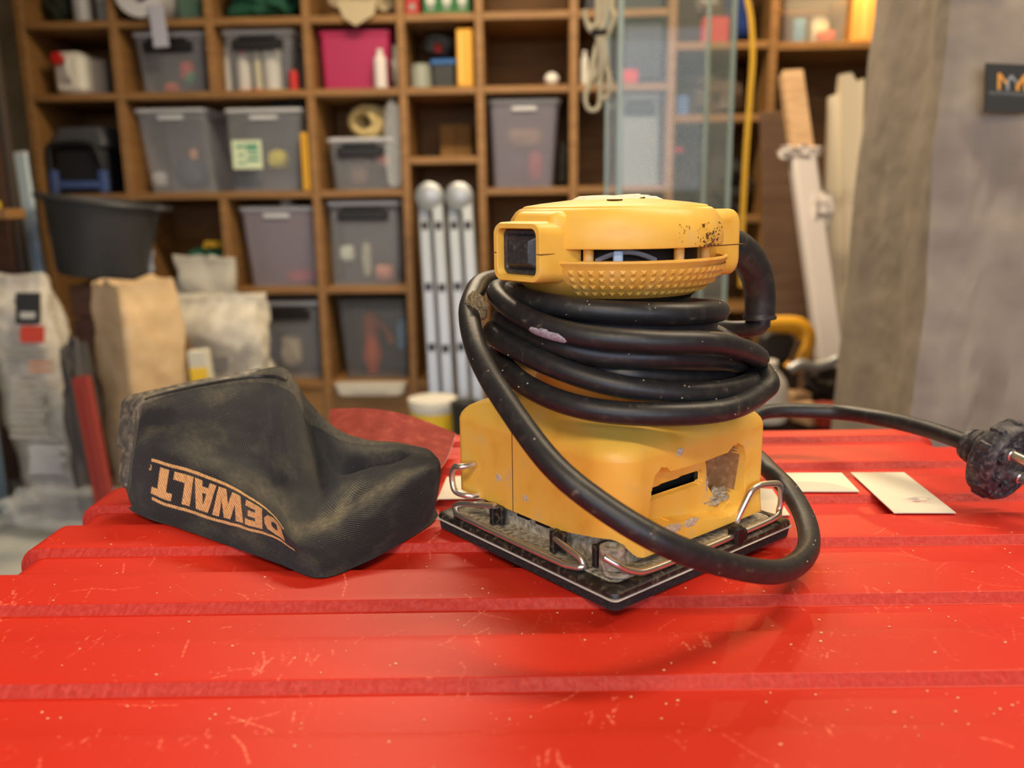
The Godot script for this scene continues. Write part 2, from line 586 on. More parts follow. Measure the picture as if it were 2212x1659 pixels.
# ------------------------------------------------------------------ red chest
func line(im: Image, a: Vector2, b: Vector2, col: Color, al: float, w := 1.0) -> void:
	var n := int(a.distance_to(b) * 1.5) + 1
	for k in n + 1:
		var q := a.lerp(b, float(k) / n)
		for dy in range(-int(w), int(w) + 1):
			for dx in range(-int(w), int(w) + 1):
				var f := clampf(w + 0.5 - Vector2(dx, dy).length(), 0.0, 1.0) * al
				var x := int(q.x) + dx
				var y := int(q.y) + dy
				if f > 0.0 and x >= 0 and y >= 0 and x < im.get_width() and y < im.get_height():
					im.set_pixel(x, y, im.get_pixel(x, y).lerp(col, f * (0.6 + 0.4 * sin(k * 0.37))))

func lid_image() -> Image:
	var red := c8(205, 44, 27)
	var im := Image.create(2048, 2048, false, Image.FORMAT_RGB8)
	im.fill(red)
	var n := FastNoiseLite.new()
	n.seed = 77
	n.frequency = 0.006
	var pale := c8(236, 120, 96)
	for k in 5200:                                # faint worn flecks
		var q := Vector2(rng.randf() * 2048, rng.randf() * 2048)
		var g := n.get_noise_2d(q.x, q.y)
		if g > -0.1:
			line(im, q, q + Vector2(rng.randf_range(-6, 6), rng.randf_range(-3, 3)), pale, rng.randf_range(0.08, 0.3), 1.0)
	for k in 520:                                 # scratches
		var q := Vector2(rng.randf() * 2048, 700 + rng.randf() * 1348)
		var d := Vector2.from_angle(rng.randf() * TAU) * rng.randf_range(12, 90)
		var w := rng.randf_range(0.5, 1.6)
		var mid := q + d * 0.5 + Vector2(-d.y, d.x) * rng.randf_range(-0.15, 0.15)
		var al := rng.randf_range(0.1, 0.55)
		line(im, q, mid, pale, al, w)
		line(im, mid, q + d, pale, al, w)
	for k in 70:                                  # scuffed clusters
		var q := Vector2(rng.randf() * 2048, 900 + rng.randf() * 1148)
		for j in 9:
			var e := q + Vector2(rng.randf_range(-30, 30), rng.randf_range(-22, 22))
			line(im, e, e + Vector2(rng.randf_range(-8, 8), rng.randf_range(-24, 24)), pale, rng.randf_range(0.1, 0.42), rng.randf_range(0.8, 2.2))
	for k in 900:                                 # pale dust
		var q := Vector2(rng.randf() * 2048, rng.randf() * 2048)
		line(im, q, q, c8(246, 214, 176), rng.randf_range(0.3, 0.9), 1.0)
	return im

func chest() -> void:
	var x0 := -0.212
	var x1 := 0.264
	var z0 := -0.540
	var z1 := -0.075
	var rc := 0.055
	var t := thing("storage_chest", "tall red plastic chest with a scratched ribbed lid under the sander", "chest")
	var st := []                                  # stations: z, height below the rib tops, slope to the next one?
	var rib := 0.0036
	var z := z0
	var k := 6
	var prof := [[z0 + 0.010, -rib, false]]
	while k > -6:
		var e := -0.2643 - 0.0541 * k
		for q in [[e - 0.0035, -rib, false], [e - 0.0005, -0.0006, false], [e + 0.0004, 0.0, false], [e + 0.0125, 0.0, false], [e + 0.0262, 0.0, false], [e + 0.0268, -0.0003, true], [e + 0.0300, -rib + 0.0003, false], [e + 0.0307, -rib, false], [e + 0.040, -rib, false]]:
			if q[0] > z0 + 0.012 and q[0] < z1 - 0.010:
				prof.append(q)
		k -= 1
	prof.append([z1 - 0.010, -rib, false])
	var er := 0.009
	for j in range(0, 6):                         # far edge rolls over
		var a := PI * 0.5 * j / 5
		st.append([z0 + er - er * cos(a) , -rib - er + er * sin(a), false])
	st.insert(0, [z0, -0.07, false])
	for q in prof:
		if st.size() and q[0] - st[-1][0] > 0.006:
			var last = st[-1]
			var n := int((q[0] - last[0]) / 0.004)
			for j in range(1, n):
				st.append([lerpf(last[0], q[0], float(j) / n), lerpf(last[1], q[1], float(j) / n), last[2]])
		st.append(q)
	for j in range(1, 6):
		var a := PI * 0.5 * j / 5
		st.append([z1 - er + er * sin(a), -rib - er + er * cos(a), false])
	st.append([z1, -0.07, false])
	var rows := []
	var uvs := []
	for q in st:
		var zz: float = clampf(q[0], z0, z1)
		var inset := 0.0
		if zz < z0 + rc:
			inset = rc - sqrt(maxf(0.0, rc * rc - pow(z0 + rc - zz, 2)))
		if zz > z1 - 0.05:
			inset = 0.05 - sqrt(maxf(0.0, 0.0025 - pow(zz - z1 + 0.05, 2)))
		var grow: float = 0.0045 * smoothstep(-rib, 0.0, q[1]) if q[1] > -rib else 0.0
		var xl := x0 + inset - grow
		var xr := x1 - inset + grow
		var row := []
		var low: float = minf(q[1] - er, -0.07)
		row.append(Vector3(xl, TOP + low, zz))
		for j in 6:
			var a := PI * 0.5 * j / 5
			row.append(Vector3(xl + er - er * cos(a), TOP + q[1] - er + er * sin(a), zz))
		for j in range(1, 40):
			row.append(Vector3(lerpf(xl + er, xr - er, j / 40.0), TOP + q[1], zz))
		for j in 6:
			var a := PI * 0.5 * j / 5
			row.append(Vector3(xr - er + er * sin(a), TOP + q[1] - er + er * cos(a), zz))
		row.append(Vector3(xr, TOP + low, zz))
		rows.append(row)
		uvs.append(row.map(func(v): return Vector2((v.x + 0.24) / 0.54, (v.z + 0.56) / 0.54)))
	var flat := shape()
	var slope := shape()
	add_grid(flat, rows, false, false, false, false, uvs)
	var n: int = rows[0].size()
	var fi := PackedInt32Array()
	var si := PackedInt32Array()
	for a in rows.size() - 1:
		var steep: bool = st[a][2]
		for b in range(a * (n - 1) * 6, (a + 1) * (n - 1) * 6):
			if steep:
				si.append(flat.i[b])
			else:
				fi.append(flat.i[b])
	slope.v = flat.v
	slope.uv = flat.uv
	slope.i = si
	flat.i = fi
	# rows run towards the camera and along +x: turn the faces up
	flip(flat)
	flip(slope)
	var mred := mat(Color.WHITE, 0.48)
	mred.albedo_texture = ImageTexture.create_from_image(lid_image())
	mred.metallic_specular = 0.38
	var mslope := tri(mat(Color.WHITE, 0.55), noise_tex(0.06, [[0.0, c8(172, 36, 27)], [0.5, c8(190, 45, 35)], [1.0, c8(210, 82, 68)]], 51), Vector3.ONE * 14.0)
	bump(mslope, noise_tex(0.05, [[0.0, Color.BLACK], [1.0, Color.WHITE]], 52, 256), 0.05)
	var me := mesh_of(flat, 35.0, null, mred)
	mesh_of(slope, 35.0, me, mslope)
	part("ribbed_lid", t, me, null)
	var b := shape()
	var rs := []
	for q in [[0.0, 0.03], [0.01, 0.016], [0.60, 0.012], [TOP - 0.05, 0.006]]:
		var a := []
		for v in ring((x1 - x0) * 0.5 - q[1], (z1 - z0) * 0.5 - q[1], 0.05, q[0], [10, 10, 10, 10], 10):
			a.append(v + Vector3((x0 + x1) * 0.5, 0, (z0 + z1) * 0.5))
		rs.append(a)
	add_grid(b, rs, true, true, true)
	part("chest_body", t, b, mat(c8(214, 34, 20), 0.4))

func crumbs() -> void:
	var s := shape()
	for k in 150:
		var u := rng.randf_range(20, 2190)
		var v := rng.randf_range(1150, 1640)
		var d := cam_f + cam_r * (u - 1106.0) / FPX - cam_u * (v - 829.5) / FPX
		var q: Vector3 = EYE + d * ((TOP - 0.0034 - EYE.y) / d.y)
		var e := fposmod(q.z + 0.2643, 0.0541)
		q.y = TOP + (0.0002 if e < 0.026 else -0.0034)
		if e > 0.025 and e < 0.032:
			continue
		if q.x < -0.2:
			continue
		add_lump(s, q, Vector3(rng.randf_range(0.3, 1.2), 0.4, rng.randf_range(0.3, 0.9)) * 0.001, 0.3, k, 4)
	var o := part("wood_dust", self, s, mat(c8(226, 196, 150), 0.9))
	tag(o, "pale crumbs of wood dust scattered over the red lid", "dust")
	o.set_meta("kind", "stuff")

# ------------------------------------------------------------------ the sander (its own axes in millimetres, turned into metres here)
func mm(s: Dictionary) -> Dictionary:
	var v: PackedVector3Array = s.v
	for k in v.size():
		v[k] *= 0.001
	s.v = v
	return s

func depth_in(q: Vector2, poly: PackedVector2Array) -> float:   # distance inside a polygon, 0 outside
	if not Geometry2D.is_point_in_polygon(q, poly):
		return 0.0
	var d := 1e9
	for k in poly.size():
		d = minf(d, q.distance_to(Geometry2D.get_closest_point_to_segment(q, poly[k], poly[(k + 1) % poly.size()])))
	return d

func p2(a: Array) -> PackedVector2Array:
	var o := PackedVector2Array()
	for k in range(0, a.size(), 2):
		o.append(Vector2(a[k], a[k + 1]))
	return o

var sander_xf := Transform3D(Basis(Vector3.UP, deg_to_rad(39.3)), Vector3(0.0432, TOP, -0.3548))

func sander() -> void:
	var t := thing("palm_sander", "yellow palm sander wrapped in its own black cord on a red ribbed lid", "sander", sander_xf)
	# foam pad, paper edge, plate
	var s := shape()
	var rows := []
	for q in [[54.0, 0.0], [55.2, 0.8], [55.6, 4.6]]:
		rows.append(ring(q[0], q[0], 3.0, q[1], [20, 20, 20, 20], 5))
	add_grid(s, rows, true, true, true)
	part("foam_pad", t, mm(s), M.foam)
	s = shape()
	rows = []
	for q in [[56.0, 4.7], [56.3, 5.0], [56.0, 5.3]]:
		rows.append(ring(q[0], q[0], 2.5, q[1], [20, 20, 20, 20], 5))
	add_grid(s, rows, true, true, true)
	part("sanding_sheet_edge", t, mm(s), M.paper_edge)
	s = shape()
	rows = []
	for q in [[55.4, 5.3], [56.0, 6.0], [55.7, 7.4], [54.4, 8.2], [50.5, 8.5], [50.0, 7.8], [40.0, 7.8]]:
		rows.append(ring(q[0], q[0], 3.5, q[1], [20, 20, 20, 20], 5))
	add_grid(s, rows, true, true, true)
	part("base_plate", t, mm(s), M.plate, 30.0)
	s = shape()
	rows = []
	for q in [[50.5, 7.6], [49.6, 8.7], [40.0, 9.6], [20.0, 9.7]]:
		rows.append(ring(q[0], q[0], 4.0, q[1], [20, 20, 20, 20], 5))
	add_grid(s, rows, true, true, true)
	part("dust_layer", t, mm(s), M.dust)
	s = shape()
	rows = []
	for q in [[42.0, 43.0, 9.0], [41.5, 42.5, 15.5], [39.0, 40.0, 22.0]]:
		rows.append(ring(q[0], q[1], 7.0, q[2], [16, 16, 16, 16], 6))
	add_grid(s, rows, true, true, true)
	part("clamp_carrier", t, mm(s), M.dust)
	for q in [[-46.0, -23.0], [-46.5, 16.0], [-44.0, 37.0]]:
		s = shape()
		add_box(s, Vector3(q[0], 14.0, q[1]), Vector3(7.5, 9.0, 2.6), 0.5)
		add_box(s, Vector3(q[0] - 1.5, 14.5, q[1] + 3.6), Vector3(2.4, 8.0, 4.8), 0.5)
		part("clip_tab", t, mm(s), M.plate)
	for q in [[-45.5, 2.0], [-45.5, -10.0]]:
		s = shape()
		add_box(s, Vector3(q[0] + 4.0, 17.0, q[1]), Vector3(3.0, 5.0, 8.0), 0.4)
		part("vent_opening", t, mm(s), M.dark)
	# black hook over the front wire, screw boss at the corner
	s = shape()
	add_box(s, Vector3(17.5, 10.2, 53.6), Vector3(5.6, 8.4, 5.4), 1.2)
	add_box(s, Vector3(20.0, 9.6, 54.2), Vector3(7.0, 5.4, 3.0), 1.0)
	part("wire_hook", t, mm(s), M.black)
	s = shape()
	add_lathe(s, [[5.2, 10.0], [5.2, 10.9], [4.6, 11.3], [3.4, 11.2], [3.0, 10.7]], 24, Transform3D(Basis(), Vector3(-45, 0, 46.5)))
	part("screw_boss", t, mm(s), M.dust)
	s = shape()
	add_lathe(s, [[5.0, 11.0], [4.8, 19.0], [3.6, 19.6], [2.4, 19.2], [2.2, 17.0]], 20, Transform3D(Basis(), Vector3(-44, 0, 43)))
	part("corner_post", t, mm(s), M.dust)
	# spring wires
	for w in [["wire_clip", [Vector3(-49, 18.5, -21), Vector3(-51, 14.4, -41), Vector3(-51.5, 12.8, -45), Vector3(-52.0, 11.6, -46.2), Vector3(-52.8, 10.2, -44.0), Vector3(-53.6, 9.8, -40.5), Vector3(-54.2, 9.7, -9), Vector3(-54.2, 9.6, 24), Vector3(-53.6, 9.7, 30), Vector3(-52.4, 10.2, 34.4), Vector3(-51, 11.0, 35.0), Vector3(-51, 13.2, 33), Vector3(-51, 14.6, 27), Vector3(-49, 15.5, 17)]],
			["wire_clip", [Vector3(-52.5, 18.5, 47), Vector3(-49, 15.5, 50.5), Vector3(-45.6, 13.0, 51.5), Vector3(-41, 11.2, 52.6), Vector3(-36.8, 10.4, 53.2), Vector3(-22, 10.0, 53.4), Vector3(12, 10.0, 53.4), Vector3(40, 10.0, 53.2), Vector3(49, 10.4, 52.6), Vector3(52.2, 11.6, 51.0), Vector3(53.2, 15.0, 51.0), Vector3(52.8, 20.3, 51), Vector3(51.4, 23.4, 51), Vector3(48.0, 24.8, 51), Vector3(40, 26.0, 50.5), Vector3(35.5, 26.0, 50.3), Vector3(32.0, 24.4, 50), Vector3(29.6, 21.0, 49.5), Vector3(25.9, 14.5, 48.6), Vector3(24.5, 10.5, 48)]],
			["wire_clip", [Vector3(-47, 33, -37), Vector3(-53, 32.4, -39), Vector3(-53, 31.5, -43.4), Vector3(-53, 28, -46.1), Vector3(-53, 23, -45.9), Vector3(-53, 19.8, -43.3), Vector3(-50, 19, -37), Vector3(-42, 19, -36)]]]:
		s = shape()
		add_tube(s, smooth_path(w[1], 0.7), 1.35, 12)
		part(w[0], t, mm(s), M.chrome, 60.0)
	skirt(t)
	# motor neck
	s = shape()
	add_lathe(s, [[33.0, 60.0], [32.0, 70.0], [32.0, 106.0], [34.5, 108.5]], 64)
	part("motor_neck", t, mm(s), M.black)
	s = shape()
	rows = []
	for y in [72.0, 91.5]:
		var a := []
		for k in 30:
			var f := deg_to_rad(lerpf(60.0, 165.0, k / 29.0))
			a.append(Vector3(cos(f) * 32.3, y, sin(f) * 32.3))
		rows.append(a)
	add_grid(s, rows, false, false, false, false)
	part("rating_label", t, mm(orient_out(s)), M.neck)
	head(t)
	cord(t)

func skirt(t: Node3D) -> void:
	var rec := p2([-28.5, 27.0, -27.0, 38.0, -25.0, 43.6, -21.7, 45.6, -18.5, 45.0, -16.0, 42.6, 19.0, 43.2, 22.6, 45.5, 26.3, 46.0, 30.3, 43.8, 31.8, 40.0, 32.0, 22.6, 27.4, 18.2, 21.4, 16.0, -23.5, 23.0])
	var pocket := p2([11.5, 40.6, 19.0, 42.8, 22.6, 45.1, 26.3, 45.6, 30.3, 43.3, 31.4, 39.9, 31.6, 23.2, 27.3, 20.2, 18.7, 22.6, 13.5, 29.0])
	var slot := p2([-25.2, 31.4, -25.2, 36.0, 4.2, 37.2, 9.2, 36.9, 10.4, 35.6, 10.3, 32.0, 6.6, 31.0])
	var s := shape()
	var rows := []
	var hole := {}
	var dusty := {}  # pocket vertices that get the brown of dust and painted shade
	var side := [160, 16, 16, 16]
	var arcn := 12
	var cz := -2.5
	var ys := []
	for k in 81:
		ys.append(float(k) / 80.0)
	var idx := 0
	for f in ys:
		var row := ring(46.5, 49.5, [5.0, 14.0, 5.0, 5.0], 0.0, side, arcn)
		var out := []
		for q in row:
			var on_front: float = smoothstep(36.0, 47.0, q.z) * smoothstep(-44.0, -33.0, q.x)
			var bot := lerpf(18.0 + 3.2 * smoothstep(15.0, 44.0, q.z), 13.0, on_front)
			var y := lerpf(bot, 51.0, f)
			var p := Vector3(q.x, y, q.z + cz)
			# the flange flares out a little at the bottom of the right face
			if q.z > 49.4:
				var e := Vector2(q.x, y)
				var d := 5.2 * smoothstep(0.0, 0.9, depth_in(e, rec)) + 9.0 * smoothstep(0.0, 1.6, depth_in(e, pocket))
				var ds := depth_in(e, slot)
				d += 2.2 * smoothstep(0.0, 0.35, ds)
				if ds > 0.55:
					hole[idx] = true
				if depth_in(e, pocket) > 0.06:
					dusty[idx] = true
				p.z -= d
				p.z += 1.6 * smoothstep(22.0, 13.0, y) * on_front
			else:
				p += Vector3(q.x, 0, q.z).normalized() * (0.6 * smoothstep(24.0, 14.0, y) * on_front)
			out.append(p)
			idx += 1
		rows.append(out)
	for q in [[0.2, 52.0], [0.7, 53.6], [1.6, 55.0], [3.0, 56.6], [5.0, 58.8], [7.4, 61.6], [10.0, 65.2], [12.2, 69.0], [14.0, 73.0], [14.5, 78.0]]:
		var k: float = smoothstep(3.0, 13.5, q[0])
		var row := []
		for v in ring(46.5 - q[0], lerpf(49.5 - q[0], 32.0, k), [lerpf(5.0, 33.0, k), lerpf(14.0, 33.0, k), lerpf(5.0, 33.0, k), lerpf(5.0, 33.0, k)], q[1], side, arcn):
			row.append(v + Vector3(0, 0, lerpf(cz, 0.0, k)))
		rows.append(row)
	add_grid(s, rows, true, false, true)
	var keep := PackedInt32Array()
	var deep := shape()
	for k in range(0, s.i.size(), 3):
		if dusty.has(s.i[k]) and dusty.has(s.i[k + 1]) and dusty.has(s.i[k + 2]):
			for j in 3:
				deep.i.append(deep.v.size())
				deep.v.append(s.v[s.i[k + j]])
		elif not (hole.has(s.i[k]) and hole.has(s.i[k + 1]) and hole.has(s.i[k + 2])):
			keep.append(s.i[k])
			keep.append(s.i[k + 1])
			keep.append(s.i[k + 2])
	s.i = keep
	var body := part("lower_housing", t, mm(s), M.yellow, 50.0)
	part("dusty_shaded_pocket", body, mm(deep), M.brown_dust_shade, 50.0)  # pocket lining: real dust plus the hollow's shade painted in
	s = shape()
	add_box(s, Vector3(-7.5, 34.0, 25.5), Vector3(44, 14, 18), 1.0)
	part("vent_interior", body, mm(s), M.dark)
	s = shape()
	add_box(s, Vector3(-46.55, 36.5, -11.8), Vector3(0.3, 38, 0.32), 0.05)
	part("housing_seam", body, mm(s), M.soot)
	for q in [[-46.6, 30.5, -21.0, 1.9], [-46.6, 26.0, -3.5, 1.6]]:
		s = shape()
		add_lump(s, Vector3(q[0], q[1], q[2]), Vector3(0.5, q[3] * 1.6, q[3] * 2.0), 0.3, int(q[1]), 10)
		part("paint_chip", body, mm(s), M.chip)
	for q in [[-4.0, 19.4, 7.5, 3.2], [-15.5, 19.2, 11.0, 4.2], [-11.5, 50.0, 4.2, 3.0]]:
		s = shape()
		add_lump(s, Vector3(q[0], q[1], 47.2 if q[1] > 40 else 47.5), Vector3(q[2], q[3], 0.9), 0.4, int(q[0]) + 40, 10)
		part("paint_chip", body, mm(s), M.chip)
	# caked dust at the foot of the pocket
	s = shape()
	add_lump(s, Vector3(20.5, 21.6, 38.5), Vector3(20, 6.5, 9), 0.35, 7, 20)
	add_lump(s, Vector3(12.6, 27.5, 40.4), Vector3(3.4, 13, 3.0), 0.35, 9, 14)
	part("caked_dust", body, mm(s), M.dust)

func grip_r(y: float) -> float:
	var a := [[108.0, 33.6], [110.5, 37.6], [113.5, 41.2], [117.0, 43.8], [120.6, 45.3], [123.0, 45.8]]
	for k in a.size() - 1:
		if y <= a[k + 1][0]:
			return lerpf(a[k][1], a[k + 1][1], clampf((y - a[k][0]) / (a[k + 1][0] - a[k][0]), 0.0, 1.0))
	return 45.8

func head(t: Node3D) -> void:
	var s := shape()
	add_lathe(s, [[30.0, 106.5], [33.4, 107.6], [37.4, 110.2], [41.0, 113.2], [43.6, 116.8], [45.1, 120.3], [45.9, 121.2], [46.3, 122.0], [46.1, 122.7], [45.2, 122.9], [44.3, 122.4], [43.6, 119.0], [38.0, 117.0], [10.0, 117.0]], 96)
	var low := part("lower_grip", t, mm(s), M.yellow_grip, 40.0)
	# studded panel
	s = shape()
	var rows := []
	for k in 14:
		var y := 108.6 + 11.2 * k / 13.0
		var a := []
		for j in 80:
			var f := deg_to_rad(lerpf(20.0, 164.0 - (119.8 - y) * 0.5, j / 79.0))
			a.append(Vector3(cos(f), 0, sin(f)) * (grip_r(y) + 0.55) + Vector3(0, y, 0))
		rows.append(a)
	add_grid(s, rows, false, false, false, false)
	var panel := part("grip_panel", low, mm(orient_out(s)), M.yellow_grip)
	s = shape()
	for rj in 4:
		var y := 118.4 - rj * 2.75
		for cj in 28:
			var f := deg_to_rad(28.0 + cj * 4.95)
			if rad_to_deg(f) > 161.5 - rj * 1.4:
				continue
			var ra := grip_r(y) + 0.45
			var tang := Vector3(-sin(f), 0, cos(f))
			var dn := (Vector3(cos(f), 0, sin(f)) * grip_r(y - 1.2) + Vector3(0, y - 1.2, 0)) - (Vector3(cos(f), 0, sin(f)) * grip_r(y + 1.2) + Vector3(0, y + 1.2, 0))
			dn = dn.normalized()
			var nn := tang.cross(dn).normalized()
			if nn.dot(Vector3(cos(f), 0, sin(f))) < 0.0:
				nn = -nn
			var c := Vector3(cos(f), 0, sin(f)) * ra + Vector3(0, y, 0)
			var w := 1.25
			var base := [c + tang * w + dn * w, c - tang * w + dn * w, c - tang * w - dn * w, c + tang * w - dn * w]
			add_grid(s, [base, base.map(func(q): return c + (q - c) * 0.1 + nn * 0.75)], true, true, true)
	var st := part("grip_studs", panel, mm(s), M.yellow_grip, 10.0)
	st.set_meta("kind", "stuff")
	# inside the gap
	s = shape()
	add_lathe(s, [[34.0, 116.5], [34.0, 128.0]], 48)
	part("motor_core", t, mm(s), M.dark)
	for q in [[150.0, "y"], [98.0, "y"], [72.0, "y"]]:
		var f := deg_to_rad(q[0])
		s = shape()
		add_lathe(s, [[2.0, 117.0], [2.0, 128.0]], 14, Transform3D(Basis(), Vector3(cos(f), 0, sin(f)) * 39.5))
		part("screw_pillar", t, mm(s), M.yellow_dusty)
	s = shape()
	var pts := []
	for k in 9:
		var f := deg_to_rad(146.0 - k * 4.2)
		pts.append(Vector3(cos(f) * 38.5, 122.6 + 3.2 * sin(PI * k / 8.0), sin(f) * 38.5))
	add_tube(s, smooth_path(pts, 0.8), 1.0, 8)
	part("inner_wire", t, mm(s), M.grey_plastic)
	s = shape()
	var f0 := deg_to_rad(134.0)
	add_box(s, Vector3(cos(f0) * 40.0, 124.2, sin(f0) * 40.0), Vector3(3.6, 4.4, 2.0), 0.5, Basis(Vector3.UP, -f0 + PI * 0.5))
	part("wire_terminal", t, mm(s), mat(c8(168, 190, 214), 0.4))
	# dome
	s = shape()
	add_lathe(s, [[30.0, 127.2], [42.6, 127.0], [43.8, 127.1], [44.2, 127.9], [44.3, 131.0], [43.9, 134.5], [42.6, 138.0], [40.8, 140.6], [39.0, 141.8], [38.0, 142.0], [37.6, 142.5], [36.8, 142.9], [30.0, 143.9], [18.0, 145.2], [6.0, 146.0], [1.0, 146.1]], 96)
	var dome := part("upper_housing", t, mm(s), M.yellow, 35.0)
	s = shape()
	add_lathe(s, [[3.2, 144.6], [3.0, 144.9], [2.2, 144.5], [1.2, 144.2]], 20, Transform3D(Basis(), Vector3(-15.5, 0.3, 15.0)))
	part("screw_hole", dome, mm(s), M.soot)
	s = shape()
	rows = []
	for k in 7:
		var row := []
		for j in 40:
			var a := TAU * j / 40.0
			var rr := (k / 6.0) * (19.0 + 2.2 * sin(a * 3.0) + 1.4 * sin(a * 7.0 + 1.0) + 0.8 * sin(a * 13.0))
			row.append(Vector3(3.0 + rr * cos(a), 146.9 - rr * rr * 0.0030 - (1.2 if k == 6 else 0.0) + (0.9 * maxf(0.0, sin(a * 4.0 + 1.0)) + 0.5 * sin(a * 9.0)) * (k / 6.0), -3.0 + rr * sin(a)))
		rows.append(row)
	add_grid(s, rows, true, false, false)
	part("torn_sticker", dome, mm(s), M.sticker)
	# soot and grime at the right of the dome
	for k in 130:
		var core := k < 80
		var f := deg_to_rad(80.0 + rng.randfn() * 4.0 if core else rng.randf_range(62.0, 104.0))
		var y := clampf(129.5 + rng.randfn() * 2.2, 127.4, 136.0) if core else rng.randf_range(128.0, 136.0)
		s = shape()
		var z := rng.randf_range(0.25, 0.9) if core else rng.randf_range(0.2, 0.5)
		add_lump(s, Vector3(cos(f) * 44.2, y, sin(f) * 44.2), Vector3(z, z * rng.randf_range(0.6, 1.8), z) , 0.4, k, 5)
		grime.append(mm(s))
	var all := shape()
	for g in grime:
		var v0: int = all.v.size()
		all.v.append_array(g.v)
		for q in g.i:
			all.i.append(q + v0)
	var go := part("grime", dome, all, M.soot)
	go.set_meta("kind", "stuff")
	# shoulders that join the dome to the switch and to the cord clamp
	s = shape()
	soft_block(s, Vector3(-35.0, 133.4, 0), Vector3(21, 15.4, 29), 5.0)
	part("housing_shoulder", t, mm(s), M.yellow, 60.0)
	s = shape()
	soft_block(s, Vector3(43.5, 126.6, 1.5), Vector3(27, 28.4, 44), 5.0)
	var clamp_ := part("cord_clamp", t, mm(s), M.yellow, 60.0)
	s = shape()
	add_box(s, Vector3(43.5, 125.6, 1.5), Vector3(27.2, 0.45, 44.2), 0.1)
	part("housing_seam", clamp_, mm(s), M.soot)
	# switch
	s = shape()
	rows = []
	for q in [[-34.0, 15.5, 12.6, 6.0], [-40.0, 14.8, 11.9, 5.5], [-46.0, 14.1, 11.4, 5.0], [-52.0, 13.9, 11.2, 4.6], [-53.0, 13.4, 10.7, 4.2], [-53.0, 11.5, 9.0, 3.0], [-52.6, 11.2, 8.7, 2.6], [-47.0, 11.0, 8.5, 2.4]]:
		var a := []
		for v in ring(q[1], q[2], q[3], 0.0, [8, 8, 8, 8], 8):
			a.append(Vector3(q[0], 126.0 + v.z, v.x))
		rows.append(a)
	add_grid(s, rows, true, false, true)
	var sw := part("switch_surround", t, mm(s), M.yellow, 40.0)
	s = shape()
	for e in [-1, 1]:
		add_box(s, Vector3(-43.6, 125.6, 12.9 * e), Vector3(19.0, 0.4, 2.4), 0.1)
	part("housing_seam", sw, mm(s), M.soot)
	s = shape()
	rows = []
	for q in [[-46.5, 11.1, 8.6, 2.6], [-49.6, 11.1, 8.6, 2.6], [-50.2, 10.6, 8.1, 2.2], [-50.2, 9.4, 6.9, 1.4], [-49.4, 8.8, 6.3, 1.0], [-52.2, 6.4, 4.4, 0.6], [-52.4, 6.0, 4.0, 0.5]]:
		var a := []
		for v in ring(q[1], q[2], q[3], 0.0, [6, 6, 6, 6], 5):
			a.append(Vector3(q[0], 126.0 + v.z, v.x))
		rows.append(a)
	add_grid(s, rows, true, true, true)
	part("switch_boot", t, mm(s), tri(mat(c8(50, 50, 54), 0.38), noise_tex(0.03, [[0.0, c8(42, 42, 46)], [0.6, c8(54, 54, 58)], [1.0, c8(104, 98, 86)]], 61), Vector3.ONE * 20.0), 25.0)

var grime := []

func orient_out(s: Dictionary) -> Dictionary:        # an open patch round the vertical axis: faces look away from the axis
	var v: PackedVector3Array = s.v
	var i: PackedInt32Array = s.i
	var n := (v[i[1]] - v[i[0]]).cross(v[i[2]] - v[i[0]])
	if n.dot(Vector3(v[i[0]].x, 0, v[i[0]].z)) < 0.0:
		flip(s)
	return s

func pol(phi: float, r: float, y: float) -> Vector3:  # round the sander's axis, phi counted in the room, into the sander's axes (mm)
	var a := deg_to_rad(phi + 39.3)
	return Vector3(r * cos(a), y, r * sin(a))

